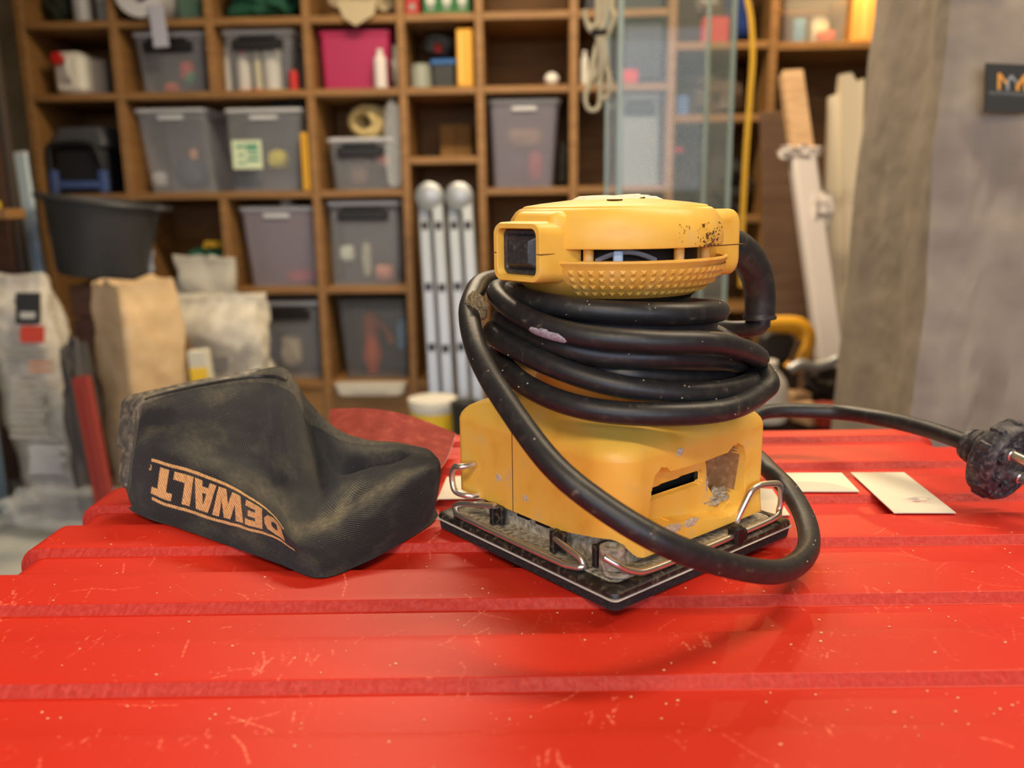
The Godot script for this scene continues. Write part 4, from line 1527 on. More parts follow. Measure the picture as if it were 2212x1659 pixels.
# a see-through storage bin whose front face spans u0..u1 (lid), bottom b0..b1, from v0 to v1
func bin(label: String, u0: float, u1: float, b0: float, b1: float, v0: float, v1: float, style := "latch", m: Material = null, lidm: Material = null) -> Node3D:
	var back := 0.03
	var lo0 := sh(b0, v1, back)
	var lo1 := sh(b1, v1, back)
	var hi0 := sh(u0, v0, back)
	var hi1 := sh(u1, v0, back)
	var y := shelf_floor((lo0.y + lo1.y) * 0.5)
	var h := (hi0.y + hi1.y) * 0.5 - y
	var ft := fit(hi0.x, hi1.x, y, y + h + 0.006)
	hi0.x = ft[0] + 0.006
	hi1.x = ft[1] - 0.006
	h = ft[2] - y - 0.006
	lo0.x = maxf(lo0.x, hi0.x)
	lo1.x = minf(lo1.x, hi1.x)
	var p := Vector3((lo0.x + lo1.x) * 0.5, y, -back - 0.17)
	var wt := hi1.x - hi0.x
	var wb := lo1.x - lo0.x
	var mx := (hi0.x + hi1.x) * 0.5 - p.x
	var d := 0.30
	var t := thing("storage_bin", label, "storage bin", sxf(p), "")
	var s := shape()
	var rows := []
	for q in [[0.0, 0.0], [0.004, 0.004], [0.97, 0.0], [0.975, -0.008], [1.0, -0.008]]:
		var f: float = q[0]
		var a := []
		for v in ring(lerpf(wb, wt - 0.02, f) * 0.5 - q[1] * 0.5, lerpf(d - 0.05, d, f) * 0.5 - q[1] * 0.5, 0.025, f * (h - 0.018), [2, 2, 2, 2], 5):
			a.append(v + Vector3(mx * f, 0, 0))
		rows.append(a)
	add_grid(s, rows, true, true, false)
	part("tub", t, s, m if m else M.bin, 30.0)
	s = shape()
	rows = []
	for q in [[0.0, 0.0], [0.004, 0.004], [0.014, 0.004], [0.018, -0.004], [0.018, -0.03]]:
		var a := []
		for v in ring(wt * 0.5 + q[1] - 0.004, d * 0.5 + q[1] + 0.004, 0.03, h - 0.018 + q[0], [2, 2, 2, 2], 5):
			a.append(v + Vector3(mx, 0, 0))
		rows.append(a)
	add_grid(s, rows, true, false, true)
	part("lid", t, s, lidm if lidm else M.bin_lid, 30.0)
	if style == "handle":
		s = shape()
		var hw := wt * 0.34
		add_box(s, Vector3(mx, h - 0.058, d * 0.5 + 0.004), Vector3(hw * 2.0, 0.042, 0.014), 0.006)
		add_box(s, Vector3(mx, h - 0.032, d * 0.5 + 0.006), Vector3(hw * 1.5, 0.016, 0.010), 0.004)
		part("handle", t, s, M.black)
	elif style == "latch":
		s = shape()
		add_box(s, Vector3(mx, h - 0.040, d * 0.5 + 0.004), Vector3(wt * 0.34, 0.018, 0.010), 0.004)
		part("latch", t, s, M.bin_lid)
	return t

func shelf_floor(y: float) -> float:      # the board a thing stands on: the nearest board top
	var best := y
	var d := 0.06
	for q in ry + [sh(950, 338).y, sh(1560, 89).y, sh(1560, 247).y, sh(1560, 466).y]:
		if absf(q - y) < d:
			d = absf(q - y)
			best = q
	return best + 0.0005

func stand_box(n: String, label: String, cat_: String, u0: float, u1: float, v0: float, v1: float, back: float, d: float, m: Material, bevel := 0.008, group := "") -> Node3D:
	var b := base_of(u0, u1, v1, back)
	var y := shelf_floor(b[0].y)
	var ft := fit(b[0].x - b[1] * 0.5, b[0].x + b[1] * 0.5, y, sh((u0 + u1) * 0.5, v0, back).y)
	b[0].x = (ft[0] + ft[1]) * 0.5
	b[1] = ft[1] - ft[0]
	var h: float = ft[2] - y
	var t := thing(n, label, cat_, sxf(Vector3(b[0].x, y, -back - d * 0.5)), group)
	var s := shape()
	add_box(s, Vector3(0, h * 0.5, 0), Vector3(b[1], h, d), bevel)
	part("body", t, s, m)
	t.set_meta("h", h)
	t.set_meta("w", b[1])
	return t

func stand_round(n: String, label: String, cat_: String, u0: float, u1: float, v0: float, v1: float, back: float, m: Material, prof: Array, group := "", cap: Material = null, cap_from := 0.86) -> Node3D:   # prof: (radius share, height share)
	var b := base_of(u0, u1, v1, back)
	var y := shelf_floor(b[0].y)
	var ft := fit(b[0].x - b[1] * 0.5, b[0].x + b[1] * 0.5, y, sh((u0 + u1) * 0.5, v0, back).y)
	b[0].x = (ft[0] + ft[1]) * 0.5
	b[1] = ft[1] - ft[0]
	var h: float = ft[2] - y
	var r: float = b[1] * 0.5 / 1.06
	var t := thing(n, label, cat_, sxf(Vector3(b[0].x, y, -back - r)), group)
	var s := shape()
	var lo := []
	for q in prof:
		if q[1] <= cap_from or cap == null:
			lo.append([q[0] * r, q[1] * h])
	add_lathe(s, lo, 28)
	part("body", t, s, m)
	if cap:
		s = shape()
		var hi := []
		for q in prof:
			if q[1] >= cap_from:
				hi.append([q[0] * r * 1.06, q[1] * h])
		add_lathe(s, hi, 24)
		part("cap", t, s, cap)
	return t

const BOTTLE := [[0.9, 0.0], [1.0, 0.03], [1.0, 0.70], [0.9, 0.78], [0.5, 0.86], [0.5, 0.87], [0.52, 0.98], [0.45, 1.0]]
const JAR := [[0.85, 0.0], [1.0, 0.06], [1.0, 0.80], [0.9, 0.86], [0.95, 0.87], [0.95, 0.99], [0.9, 1.0]]
const CAN := [[0.97, 0.0], [1.0, 0.02], [1.0, 0.5], [1.0, 0.8], [1.0, 0.98], [0.97, 1.0]]

func lump(n: String, label: String, cat_: String, u0: float, u1: float, v0: float, v1: float, back: float, d: float, m: Material, rough := 0.2, boxy := 0.4, seed_ := 1, in_bin := false) -> Node3D:
	var b := base_of(u0, u1, v1, back)
	var y0 := shelf_floor(b[0].y)
	if in_bin:
		y0 = b[0].y
		for q in ry:
			if absf(q - y0) < 0.05:
				y0 = maxf(q + 0.008, y0)
	elif y0 == b[0].y + 0.0005:
		y0 = b[0].y
	var ft := fit(b[0].x - b[1] * 0.5, b[0].x + b[1] * 0.5, y0, sh((u0 + u1) * 0.5, v0, back).y)
	b[0] = Vector3((ft[0] + ft[1]) * 0.5, y0, b[0].z)
	b[1] = ft[1] - ft[0]
	var h: float = maxf(ft[2] - y0, 0.012)
	var o := shape()
	add_lump(o, Vector3(0, h * 0.5, 0), Vector3(b[1], h, d), rough, seed_, 16, boxy)
	var lo := Vector3.ONE * 9.0
	var hi := -lo
	for q in o.v:
		lo = lo.min(q)
		hi = hi.max(q)
	for k in o.v.size():
		var e: Vector3 = (o.v[k] - lo) / (hi - lo)
		o.v[k] = Vector3((e.x - 0.5) * b[1], e.y * h, (e.z - 0.5) * d)
	var p := part(n, self, o, m, 60.0)
	p.transform = sxf(Vector3(b[0].x, b[0].y, -back - d * 0.5))
	tag(p, label, cat_)
	return p

func shelf_things() -> void:
	# top row, cut by the frame
	stand_round("jar", "grey lidded jar at the left end of the top shelf", "jar", 152, 192, -30, 52, 0.06, mat(c8(176, 178, 182), 0.4), JAR, "", mat(c8(150, 152, 156), 0.4))
	stand_round("jar", "small clear glass jar right of the grey jar on top", "jar", 206, 232, -6, 50, 0.06, clear(c8(190, 200, 200, 0.45), 0.3), JAR, "", mat(c8(190, 188, 180), 0.4))
	lump("tool_pouch", "dark green pouch on the top shelf in the left corner", "pouch", 88, 150, -40, 55, 0.10, 0.2, mat(c8(38, 46, 30), 0.8), 0.2, 0.4, 3)
	paper_roll()
	bin("small greenish clear bin behind the paper roll on the top shelf", 360, 432, 362, 428, -46, 44, "plain", clear(c8(110, 150, 130, 0.55), 0.4))
	lump("cloth_bag", "dark green cloth bag bulging on the top shelf", "bag", 478, 632, -60, 40, 0.02, 0.28, mat(c8(14, 74, 54), 0.8), 0.16, 0.5, 6)
	beige_cloth()
	binder("red ring binder on the top shelf beside three green ones", 870, 906, -60, 30, c8(176, 34, 32), false, "")
	binder("green ring binder with white spine label, next to the red one", 914, 948, -62, 30, c8(38, 112, 58), true, "green binders on the top shelf")
	binder("middle one of the three green binders with white spine labels", 949, 982, -62, 30, c8(38, 112, 58), true, "green binders on the top shelf")
	binder("green ring binder nearest the upright, farthest from the red one", 983, 1014, -62, 30, c8(38, 112, 58), true, "green binders on the top shelf")
	stand_box("case", "dark grey case on the top shelf above the rope", "case", 1262, 1432, -60, 22, 0.05, 0.28, mat(c8(40, 42, 48), 0.6))
	lump("blue_sack", "dark blue fabric sack on the upper shelf beside the yellow strap", "bag", 1578, 1632, -60, 88, 0.03, 0.24, mat(c8(24, 58, 128), 0.8), 0.14, 0.6, 8)
	# second row
	jerrycan()
	bin("clear bin with black handle under the paper roll's loose end", 272, 440, 298, 436, 66, 200, "handle")
	stuff_in("plastic_part", "plastic part", "red plastic bits lying in the bin under the paper roll", 386, 416, 128, 176, c8(190, 70, 58), 11)
	stuff_in("plastic_part", "plastic part", "pale orange piece at the bottom of the bin under the paper roll", 352, 382, 176, 199, c8(206, 100, 66), 12)
	stuff_in("plastic_part", "plastic part", "green plastic piece in the bin under the paper roll", 396, 420, 150, 182, c8(60, 130, 92), 13)
	bin("clear bin with black handle full of white bottles", 452, 636, 470, 622, 56, 192, "handle")
	stand_round("bottle", "leaning pale bottle, leftmost of those in the clear bin", "bottle", 470, 498, 104, 192, 0.09, M.white_plastic, BOTTLE, "bottles in the clear bin")
	stand_round("bottle", "white bottle with a pink cap in the clear bin", "bottle", 512, 540, 104, 192, 0.09, M.white_plastic, BOTTLE, "bottles in the clear bin", mat(c8(206, 70, 84), 0.4))
	stand_round("bottle", "slim cream bottle between two white ones in the clear bin", "bottle", 549, 566, 108, 192, 0.09, mat(c8(206, 196, 156), 0.4), BOTTLE, "bottles in the clear bin")
	stand_round("bottle", "squat white bottle with grey-green band, rightmost in the clear bin", "bottle", 568, 606, 104, 192, 0.09, M.white_plastic, CAN, "bottles in the clear bin", mat(c8(212, 208, 196), 0.4), 0.8)
	stand_round("spray_can", "small red can beside the bin of white bottles", "can", 622, 644, 152, 192, 0.04, mat(c8(196, 40, 34), 0.4), CAN)
	bin("bright magenta storage bin with a magenta lid", 676, 848, 690, 836, 62, 190, "plain", mat(c8(176, 46, 92), 0.45), mat(c8(186, 40, 92), 0.45))
	stand_round("bottle", "slim white bottle standing in front of the magenta bin", "bottle", 806, 836, 104, 190, 0.002, mat(c8(216, 208, 206), 0.35), BOTTLE)
	lump("plastic_bag", "crumpled white bag squeezed right of the magenta bin", "bag", 846, 868, 88, 186, 0.05, 0.1, mat(c8(186, 184, 176), 0.7), 0.3, 0.4, 21)
	stand_round("glass_jar", "wide clear jar standing left of the blue lidded tub", "jar", 884, 932, 136, 184, 0.05, clear(c8(190, 198, 184, 0.5), 0.25), JAR)
	var tub := stand_box("lidded_tub", "dark tub with a bright blue lid on the second shelf", "tub", 934, 984, 134, 184, 0.06, 0.14, mat(c8(42, 46, 44), 0.5))
	var s := shape()
	add_box(s, Vector3(0, tub.get_meta("h"), 0), Vector3(tub.get_meta("w") + 0.014, 0.022, 0.155), 0.006)
	part("lid", tub, s, mat(c8(50, 104, 170), 0.45))
	lump("grey_bundle", "grey plastic bundle with a red tip heaped behind the blue lid", "bundle", 912, 980, 66, 136, 0.16, 0.14, mat(c8(112, 114, 112), 0.6), 0.3, 0.2, 22)
	lump("red_tool", "small red tool lying on the grey bundle", "tool", 936, 956, 92, 126, 0.13, 0.05, mat(c8(186, 40, 36), 0.5), 0.25, 0.3, 24)
	var yb := stand_box("box_file", "yellow box file standing against an upright on the second shelf", "box file", 988, 1022, 62, 183, 0.02, 0.26, mat(c8(226, 166, 48), 0.5), 0.004)
	s = shape()
	add_box(s, Vector3(-0.018, float(yb.get_meta("h")) * 0.5, 0.131), Vector3(0.012, float(yb.get_meta("h")) * 0.9, 0.004), 0.001)
	part("spine_ridge", yb, s, mat(c8(240, 196, 96), 0.5))
	var ball := lump("roll_of_tape", "small shiny white ball on the nearly empty shelf", "ball", 1176, 1208, 154, 186, 0.04, 0.06, mat(c8(226, 222, 214), 0.25), 0.05, 0.0, 25)
	ball.name = "white_ball"
	stand_round("small_bottle", "little white bottle in the dark cell behind the rope", "bottle", 1254, 1272, 108, 176, 0.06, M.white_plastic, BOTTLE)
	# third row
	power_case()
	bin("tall clear bin left of the bin with a paper label", 276, 446, 316, 460, 232, 414, "latch", M.bin)
	stuff_in("white_ring", "ring", "white ring lying at the bottom of the tall clear bin", 326, 356, 370, 404, c8(190, 190, 190), 31)
	stuff_in("machine_part", "machine part", "dark blue grey machine part filling the bottom of the tall clear bin", 372, 440, 340, 408, c8(66, 76, 92), 32)
	stuff_in("plastic_part", "plastic part", "peach coloured piece in the tall clear bin", 408, 424, 320, 346, c8(200, 150, 120), 33)
	var lb := bin("tall clear bin with a green and white paper label", 449, 656, 486, 640, 232, 417, "latch", M.bin)
	paper_label(lb)
	stuff_in("yellow_ball", "ball", "yellow ball showing through the bin with the paper label", 576, 618, 322, 362, c8(206, 196, 60), 34)
	stuff_in("machine_part", "machine part", "dark grey machine part filling the bin with the paper label", 500, 560, 350, 410, c8(74, 82, 88), 35)
	on_bin("hand_tool", "bright orange tool lying on the bin with the paper label", "tool", 506, 584, 204, 230, c8(226, 86, 28), 41)
	on_bin("black_case", "flat black case lying on the bin with the paper label", "case", 580, 656, 214, 232, c8(24, 24, 26), 42)
	on_bin("yellow_block", "pale yellow foam piece on top of the flat black case", "foam", 552, 640, 198, 213, c8(206, 176, 96), 43)
	var sl := stand_box("spirit_level", "yellow spirit level on end beside the labelled bin", "level", 655, 671, 286, 417, 0.015, 0.05, mat(c8(226, 172, 44), 0.5), 0.004)
	s = shape()
	add_box(s, Vector3(0.0, float(sl.get_meta("h")) * 0.5, 0.0255), Vector3(0.006, float(sl.get_meta("h")) * 0.92, 0.003), 0.001)
	part("groove", sl, s, mat(c8(170, 122, 26), 0.5))
	bin("low clear bin with black handle under the roll of cord", 697, 852, 716, 850, 296, 412, "handle")
	stuff_in("odds_and_ends", "parts", "pinkish and dark odds and ends inside the low clear bin", 752, 800, 336, 402, c8(112, 92, 88), 51)
	stuff_in("plastic_strip", "strip", "pink strip inside the low clear bin under the cord roll", 812, 846, 334, 360, c8(190, 110, 108), 52)
	cord_roll()
	lump("plastic_sheet", "clear crumpled plastic hanging down beside the cord roll", "plastic sheet", 832, 868, 206, 392, 0.01, 0.05, M.film, 0.12, 0.5, 53)
	var bx := stand_box("cardboard_box", "plain brown box at the back of the narrow cell", "box", 952, 1020, 268, 342, 0.22, 0.14, mat(c8(128, 92, 44), 0.8), 0.003)
	s = shape()
	add_box(s, Vector3(0, float(bx.get_meta("h")) * 0.5, 0.0705), Vector3(0.004, float(bx.get_meta("h")) * 0.96, 0.002), 0.0005)
	part("flap_edge", bx, s, mat(c8(96, 66, 30), 0.8))
	bin("tall smoky clear bin alone right of the ladder column", 1040, 1216, 1064, 1196, 212, 404, "latch", M.bin_smoke)
	stuff_in("wooden_block", "block", "tan wooden block inside the smoky bin", 1092, 1178, 272, 318, c8(176, 140, 100), 54)
	stuff_in("pipe_piece", "pipe", "red pipe piece inside the smoky bin", 1140, 1172, 324, 392, c8(190, 60, 70), 55)
	stuff_in("machine_part", "machine part", "dark part inside the smoky bin beside the red pipe", 1090, 1138, 330, 396, c8(56, 58, 74), 56)
	lump("dark_bag", "dark greenish bag squeezed right of the smoky bin", "bag", 1206, 1238, 300, 404, 0.10, 0.12, mat(c8(40, 42, 34), 0.8), 0.2, 0.5, 57)
	# behind the glass
	stand_box("equipment_case", "dark grey case seen through the glass case", "case", 1340, 1444, 26, 172, 0.03, 0.30, mat(c8(48, 50, 58), 0.55), 0.02)
	stand_box("red_carton", "little red carton in front of the dark case behind glass", "box", 1342, 1378, 150, 178, 0.004, 0.02, mat(c8(190, 44, 46), 0.5), 0.003)
	bin("grey bin with dark handle seen through the glass case", 1330, 1442, 1336, 1436, 196, 402, "handle", clear(c8(150, 160, 162, 0.8), 0.45))
	stuff_in("yellow_tag", "tag", "yellow tag stuck in the grey bin behind glass", 1396, 1420, 284, 310, c8(210, 190, 70), 58)
	stand_box("red_white_box", "red and white carton on the upper shelf behind glass", "box", 1518, 1574, 36, 88, 0.03, 0.10, mat(c8(190, 56, 54), 0.5), 0.004)
	lump("grey_sack", "pale grey bag bulging over the red and white carton", "bag", 1506, 1560, -50, 38, 0.05, 0.2, mat(c8(150, 146, 136), 0.8), 0.2, 0.4, 59)
	stand_box("blue_tin", "small blue tin on the middle shelf behind glass", "tin", 1460, 1488, 206, 250, 0.04, 0.06, mat(c8(80, 110, 160), 0.4), 0.004)
	lump("brown_bundle", "brownish bundle on the shelf behind the glass case", "bundle", 1500, 1620, 150, 250, 0.08, 0.2, mat(c8(92, 74, 56), 0.8), 0.3, 0.4, 60)
	lump("red_helmet", "red helmet top peeking out low behind the glass case", "cap", 1452, 1480, 318, 344, 0.01, 0.05, mat(c8(190, 60, 52), 0.6), 0.2, 0.3, 61)
	lump("dark_heap", "dark heap on the low shelf behind the glass case", "heap", 1500, 1640, 330, 472, 0.06, 0.26, mat(c8(40, 36, 32), 0.8), 0.3, 0.5, 62)
	# fourth and fifth row
	lump("green_bag", "green bag with a yellow patch on the fourth shelf", "bag", 396, 492, 534, 580, 0.05, 0.2, mat(c8(28, 92, 66), 0.7), 0.2, 0.5, 63)
	lump("yellow_pack", "yellow pack lying on the green bag", "pack", 430, 486, 520, 538, 0.04, 0.10, mat(c8(200, 164, 50), 0.6), 0.2, 0.5, 64)
	bin("clear empty looking bin with pale lid above the paper sacks", 506, 690, 536, 690, 446, 626, "latch", clear(c8(170, 162, 172, 0.5), 0.45))
	stuff_in("pink_cloth", "cloth", "pink cloth at the bottom of the pale lidded bin", 612, 684, 584, 622, c8(206, 60, 86), 65)
	on_bin("small_cup", "small pale cup standing on the pale lidded bin", "cup", 604, 628, 430, 447, c8(150, 142, 130), 66)
	bin("clear bin with black handle full of hardware beside the ladder", 693, 866, 712, 860, 434, 627, "handle")
	stuff_in("cable_reel", "reel", "round pale reel inside the bin of hardware", 730, 764, 530, 566, c8(196, 202, 190), 71)
	stuff_in("plastic_part", "plastic part", "pink pieces inside the bin of hardware", 806, 850, 572, 612, c8(200, 140, 120), 72)
	stuff_in("plastic_tube", "tube", "slender pale tube inside the bin of hardware", 782, 802, 520, 600, c8(168, 168, 150), 73)
	bin("clear bin with black handle behind the pale printed sack", 548, 694, 560, 690, 652, 828, "handle")
	stuff_in("blue_pack", "pack", "navy blue pack inside the bin behind the printed sack", 566, 600, 712, 790, c8(34, 34, 82), 74)
	stuff_in("folded_cloth", "cloth", "folded beige cloths inside the bin behind the printed sack", 606, 652, 722, 796, c8(176, 166, 146), 75)
	bin("clear bin with an orange tool inside and dark lid", 716, 888, 742, 880, 644, 826, "plain", clear(c8(120, 124, 128, 0.42), 0.4), clear(c8(64, 62, 52, 0.8), 0.5))
	orange_tool()
	stuff_in("paper_folder", "folder", "light blue folder edge inside the bin with the orange tool", 856, 878, 680, 760, c8(96, 140, 180), 77)
	tray()

func binder(label: String, u0: float, u1: float, v0: float, v1: float, c: Color, tagged: bool, group: String) -> void:
	var t := stand_box("ring_binder", label, "binder", u0, u1, v0, v1, 0.03, 0.26, mat(c, 0.5), 0.004, group)
	if tagged:
		var s := shape()
		add_box(s, Vector3(0, 0.065, 0.1305), Vector3(float(t.get_meta("w")) * 0.56, 0.05, 0.002), 0.0005)
		part("spine_label", t, s, mat(c8(206, 208, 200), 0.6))
	var s2 := shape()
	add_lathe(s2, [[0.012, 0.0], [0.012, 0.002], [0.009, 0.002]], 16, Transform3D(Basis(Vector3.RIGHT, PI / 2), Vector3(0, 0.03, 0.13)))
	part("finger_hole", t, s2, mat(c8(150, 150, 146), 0.4))

func stuff_in(kind: String, cat_: String, label: String, u0: float, u1: float, v0: float, v1: float, c: Color, seed_: int) -> void:
	lump(kind, label, cat_, u0, u1, v0, v1, 0.09, minf(0.12, (u1 - u0) * 0.002), mat(c, 0.6), 0.16, 0.45, seed_, true)

func on_bin(n: String, label: String, cat_: String, u0: float, u1: float, v0: float, v1: float, c: Color, seed_: int) -> void:
	lump(n, label, cat_, u0, u1, v0, v1, 0.06, 0.14, mat(c, 0.55), 0.08, 0.75, seed_)

func paper_roll() -> void:
	var c := sh(300, 6, -0.03)
	var r := (sh(352, 6, -0.03) - c).x
	c.y = maxf(c.y, ry[0] + 0.002 + r)
	var t := thing("paper_roll", "white paper roll on the top shelf with its end hanging down", "paper roll", sxf(Vector3(c.x, c.y, -0.06)))
	var s := shape()
	var rows := []
	for q in [[0.45, -0.09], [1.0, -0.09], [1.0, 0.09], [0.45, 0.09], [0.45, -0.09]]:
		var a := []
		for k in 40:
			a.append(Vector3(cos(TAU * k / 40.0) * r * q[0], sin(TAU * k / 40.0) * r * q[0], q[1]))
		rows.append(a)
	add_grid(s, rows, true)
	part("roll", t, s, mat(c8(200, 200, 206), 0.8))
	s = shape()
	var e0 := Vector3(sh(322, 6, -0.08).x - c.x, 0.02, 0.094)
	add_box(s, Vector3(e0.x + 0.012, (sh(330, 52, -0.08).y - c.y), 0.10), Vector3(0.062, 0.16, 0.004), 0.001, Basis(Vector3.BACK, 0.06))
	part("loose_end", t, s, mat(c8(176, 178, 196), 0.8))

func beige_cloth() -> void:
	var a := sh(690, 40, 0.0)
	var b := sh(850, 40, 0.0)
	var t := thing("folded_cloth", "beige cloth heaped on the top shelf, a corner hanging over", "cloth", sxf(Vector3((a.x + b.x) * 0.5, ry[0], 0)))
	var s := shape()
	add_lump(s, Vector3(0, 0.076, -0.14), Vector3((b.x - a.x) * 0.84, 0.11, 0.20), 0.2, 30, 18, 0.4)
	part("heap", t, s, mat(c8(176, 160, 130), 0.85))
	s = shape()
	add_prism(s, [Vector3(-0.075, 0.05, 0.004), Vector3(0.085, 0.05, 0.004), Vector3(0.075, -0.005, 0.008), Vector3(0.0, -0.045, 0.010), Vector3(-0.05, -0.015, 0.008)], Vector3(0, 0, 0.006))
	part("hanging_corner", t, s, mat(c8(184, 170, 140), 0.85))

func jerrycan() -> void:
	var a := sh(112, 206, 0.03)
	var b := sh(180, 206, 0.03)
	var y := shelf_floor(a.y)
	var h := sh(150, 108, 0.03).y - y
	var w := b.x - a.x
	var t := thing("jerrycan", "white plastic jerrycan with a red cap lying on its side", "canister", sxf(Vector3((a.x + b.x) * 0.5, y, -0.17)))
	var s := shape()
	add_box(s, Vector3(0, h * 0.5, -0.01), Vector3(w, h, 0.26), 0.024)
	part("body", t, s, M.white_plastic)
	s = shape()
	add_lathe(s, [[0.024, 0.0], [0.026, 0.02], [0.022, 0.024]], 20, Transform3D(Basis(Vector3.RIGHT, PI / 2), Vector3(-w * 0.22, h * 0.82, 0.12)))
	part("cap", t, s, mat(c8(196, 32, 32), 0.45))
	s = shape()
	add_tube(s, smooth_path([Vector3(w * 0.1, h * 0.85, 0.12), Vector3(w * 0.14, h * 0.75, 0.15), Vector3(w * 0.14, h * 0.45, 0.15), Vector3(w * 0.1, h * 0.3, 0.12)], 0.01), 0.009, 10)
	part("grip", t, s, M.white_plastic)
	stand_box("printed_pack", "pale pack with a dark blue picture right of the jerrycan", "pack", 190, 232, 128, 196, 0.12, 0.05, mat(c8(150, 142, 136), 0.6), 0.004)

func power_case() -> void:
	var a := sh(102, 424, 0.03)
	var b := sh(246, 424, 0.03)
	var y := shelf_floor(a.y)
	var h := sh(170, 270, 0.03).y - y
	var w := (b.x - a.x) * 0.88
	var t := thing("tool_case", "black and blue tool case with a grey top in the left column", "tool case", sxf(Vector3((a.x + b.x) * 0.5, y, -0.18)))
	var s := shape()
	add_box(s, Vector3(0, h * 0.36, 0), Vector3(w * 0.92, h * 0.70, 0.26), 0.02)
	part("body", t, s, mat(c8(26, 28, 34), 0.5))
	s = shape()
	var rows := []
	for q in [[0.95, 0.70], [0.95, 0.80], [0.8, 0.98], [0.6, 1.0]]:
		rows.append(ring(w * 0.5 * q[0], 0.13 * q[0], 0.03, h * q[1], [2, 2, 2, 2], 5))
	add_grid(s, rows, true, true, true)
	part("grey_top", t, s, mat(c8(70, 72, 76), 0.5))
	s = shape()
	add_tube(s, smooth_path([Vector3(-w * 0.45, 0.01, 0.15), Vector3(-w * 0.45, h * 0.62, 0.15), Vector3(-w * 0.33, h * 0.72, 0.15), Vector3(w * 0.25, h * 0.72, 0.15), Vector3(w * 0.42, h * 0.45, 0.15), Vector3(w * 0.45, 0.01, 0.15)], 0.01), 0.012, 10)
	part("carry_frame", t, s, mat(c8(20, 22, 28), 0.5))
	s = shape()
	add_box(s, Vector3(0, 0.035, 0.145), Vector3(w * 0.7, 0.035, 0.03), 0.008)
	add_box(s, Vector3(-w * 0.42, 0.05, 0.147), Vector3(0.04, 0.10, 0.03), 0.008)
	add_box(s, Vector3(w * 0.42, 0.05, 0.147), Vector3(0.04, 0.10, 0.03), 0.008)
	part("blue_foot", t, s, mat(c8(66, 88, 140), 0.5))

func paper_label(lb: Node3D) -> void:
	var inv := lb.transform.affine_inverse()
	var c := inv * (shelf_xf * sh(534, 334, 0.012))
	var s := shape()
	var im := Image.create(64, 64, false, Image.FORMAT_RGB8)
	im.fill(c8(214, 226, 190))
	for q in [[8, 10, 20, 8], [30, 8, 26, 16], [34, 28, 24, 7], [12, 30, 14, 6], [30, 40, 28, 8], [10, 48, 18, 5]]:
		im.fill_rect(Rect2i(q[0], q[1], q[2], q[3]), c8(96, 156, 130))
	var m := mat(Color.WHITE, 0.6)
	m.albedo_texture = ImageTexture.create_from_image(im)
	var w := 0.062
	var h := 0.058
	add_grid(s, [[Vector3(-w, h, 0), Vector3(w, h, 0)], [Vector3(-w, -h, 0), Vector3(w, -h, 0)]], false, false, false, false, [[Vector2(0, 0), Vector2(1, 0)], [Vector2(0, 1), Vector2(1, 1)]])
	if (s.v[s.i[1]] - s.v[s.i[0]]).cross(s.v[s.i[2]] - s.v[s.i[0]]).z < 0.0:
		flip(s)
	var b := shape()
	add_box(b, Vector3(0, 0, -0.0015), Vector3(w * 2, h * 2, 0.002), 0.0003)
	var me := mesh_of(s, 20.0, null, m)
	mesh_of(b, 20.0, me, M.card)
	var o := part("paper_label", lb, me, null)
	o.position = c

func cord_roll() -> void:
	var c := sh(794, 254, 0.12)
	var r := (sh(836, 254, 0.12) - c).x
	var t := thing("cord_roll", "thick roll of cream cord lying on the low clear bin", "cord roll", sxf(Vector3(c.x, sh(794, 296, 0.06).y + r * 0.86, -0.15)))
	var b := Basis(Vector3.UP, -0.35) * Basis(Vector3.RIGHT, 0.12)
	for k in 7:
		var s := shape()
		var rr := r * (0.62 + 0.10 * (k % 3))
		var pts := []
		for j in 41:
			var a := TAU * j / 40.0
			pts.append(b * Vector3(rr * cos(a), rr * 0.86 * sin(a), -0.06 + k * 0.018 + 0.006 * sin(a * 3.0 + k)))
		add_tube(s, pts, r * 0.16, 10)
		part("cord_turn", t, s, mat(c8(206, 184, 128), 0.85), 60.0)

func orange_tool() -> void:
	var b := base_of(768, 836, 824, 0.12)
	var t := thing("orange_tool", "orange hand tool standing inside the bin with the dark lid", "tool", sxf(Vector3(b[0].x, shelf_floor(b[0].y) + 0.004, -0.17)))
	var h: float = sh(800, 688, 0.15).y - b[0].y
	var s := shape()
	add_lathe(s, [[0.026, 0.0], [0.030, h * 0.1], [0.040, h * 0.2], [0.044, h * 0.32], [0.034, h * 0.5], [0.036, h * 0.8], [0.030, h * 0.97], [0.012, h]], 20)
	part("body", t, s, mat(c8(206, 92, 46), 0.5))
	s = shape()
	add_tube(s, smooth_path([Vector3(0.0, h * 0.93, 0.02), Vector3(0.05, h * 0.82, 0.03), Vector3(0.09, h * 0.6, 0.03), Vector3(0.095, h * 0.5, 0.03)], 0.01), 0.012, 10)
	part("lever", t, s, mat(c8(176, 84, 50), 0.5))

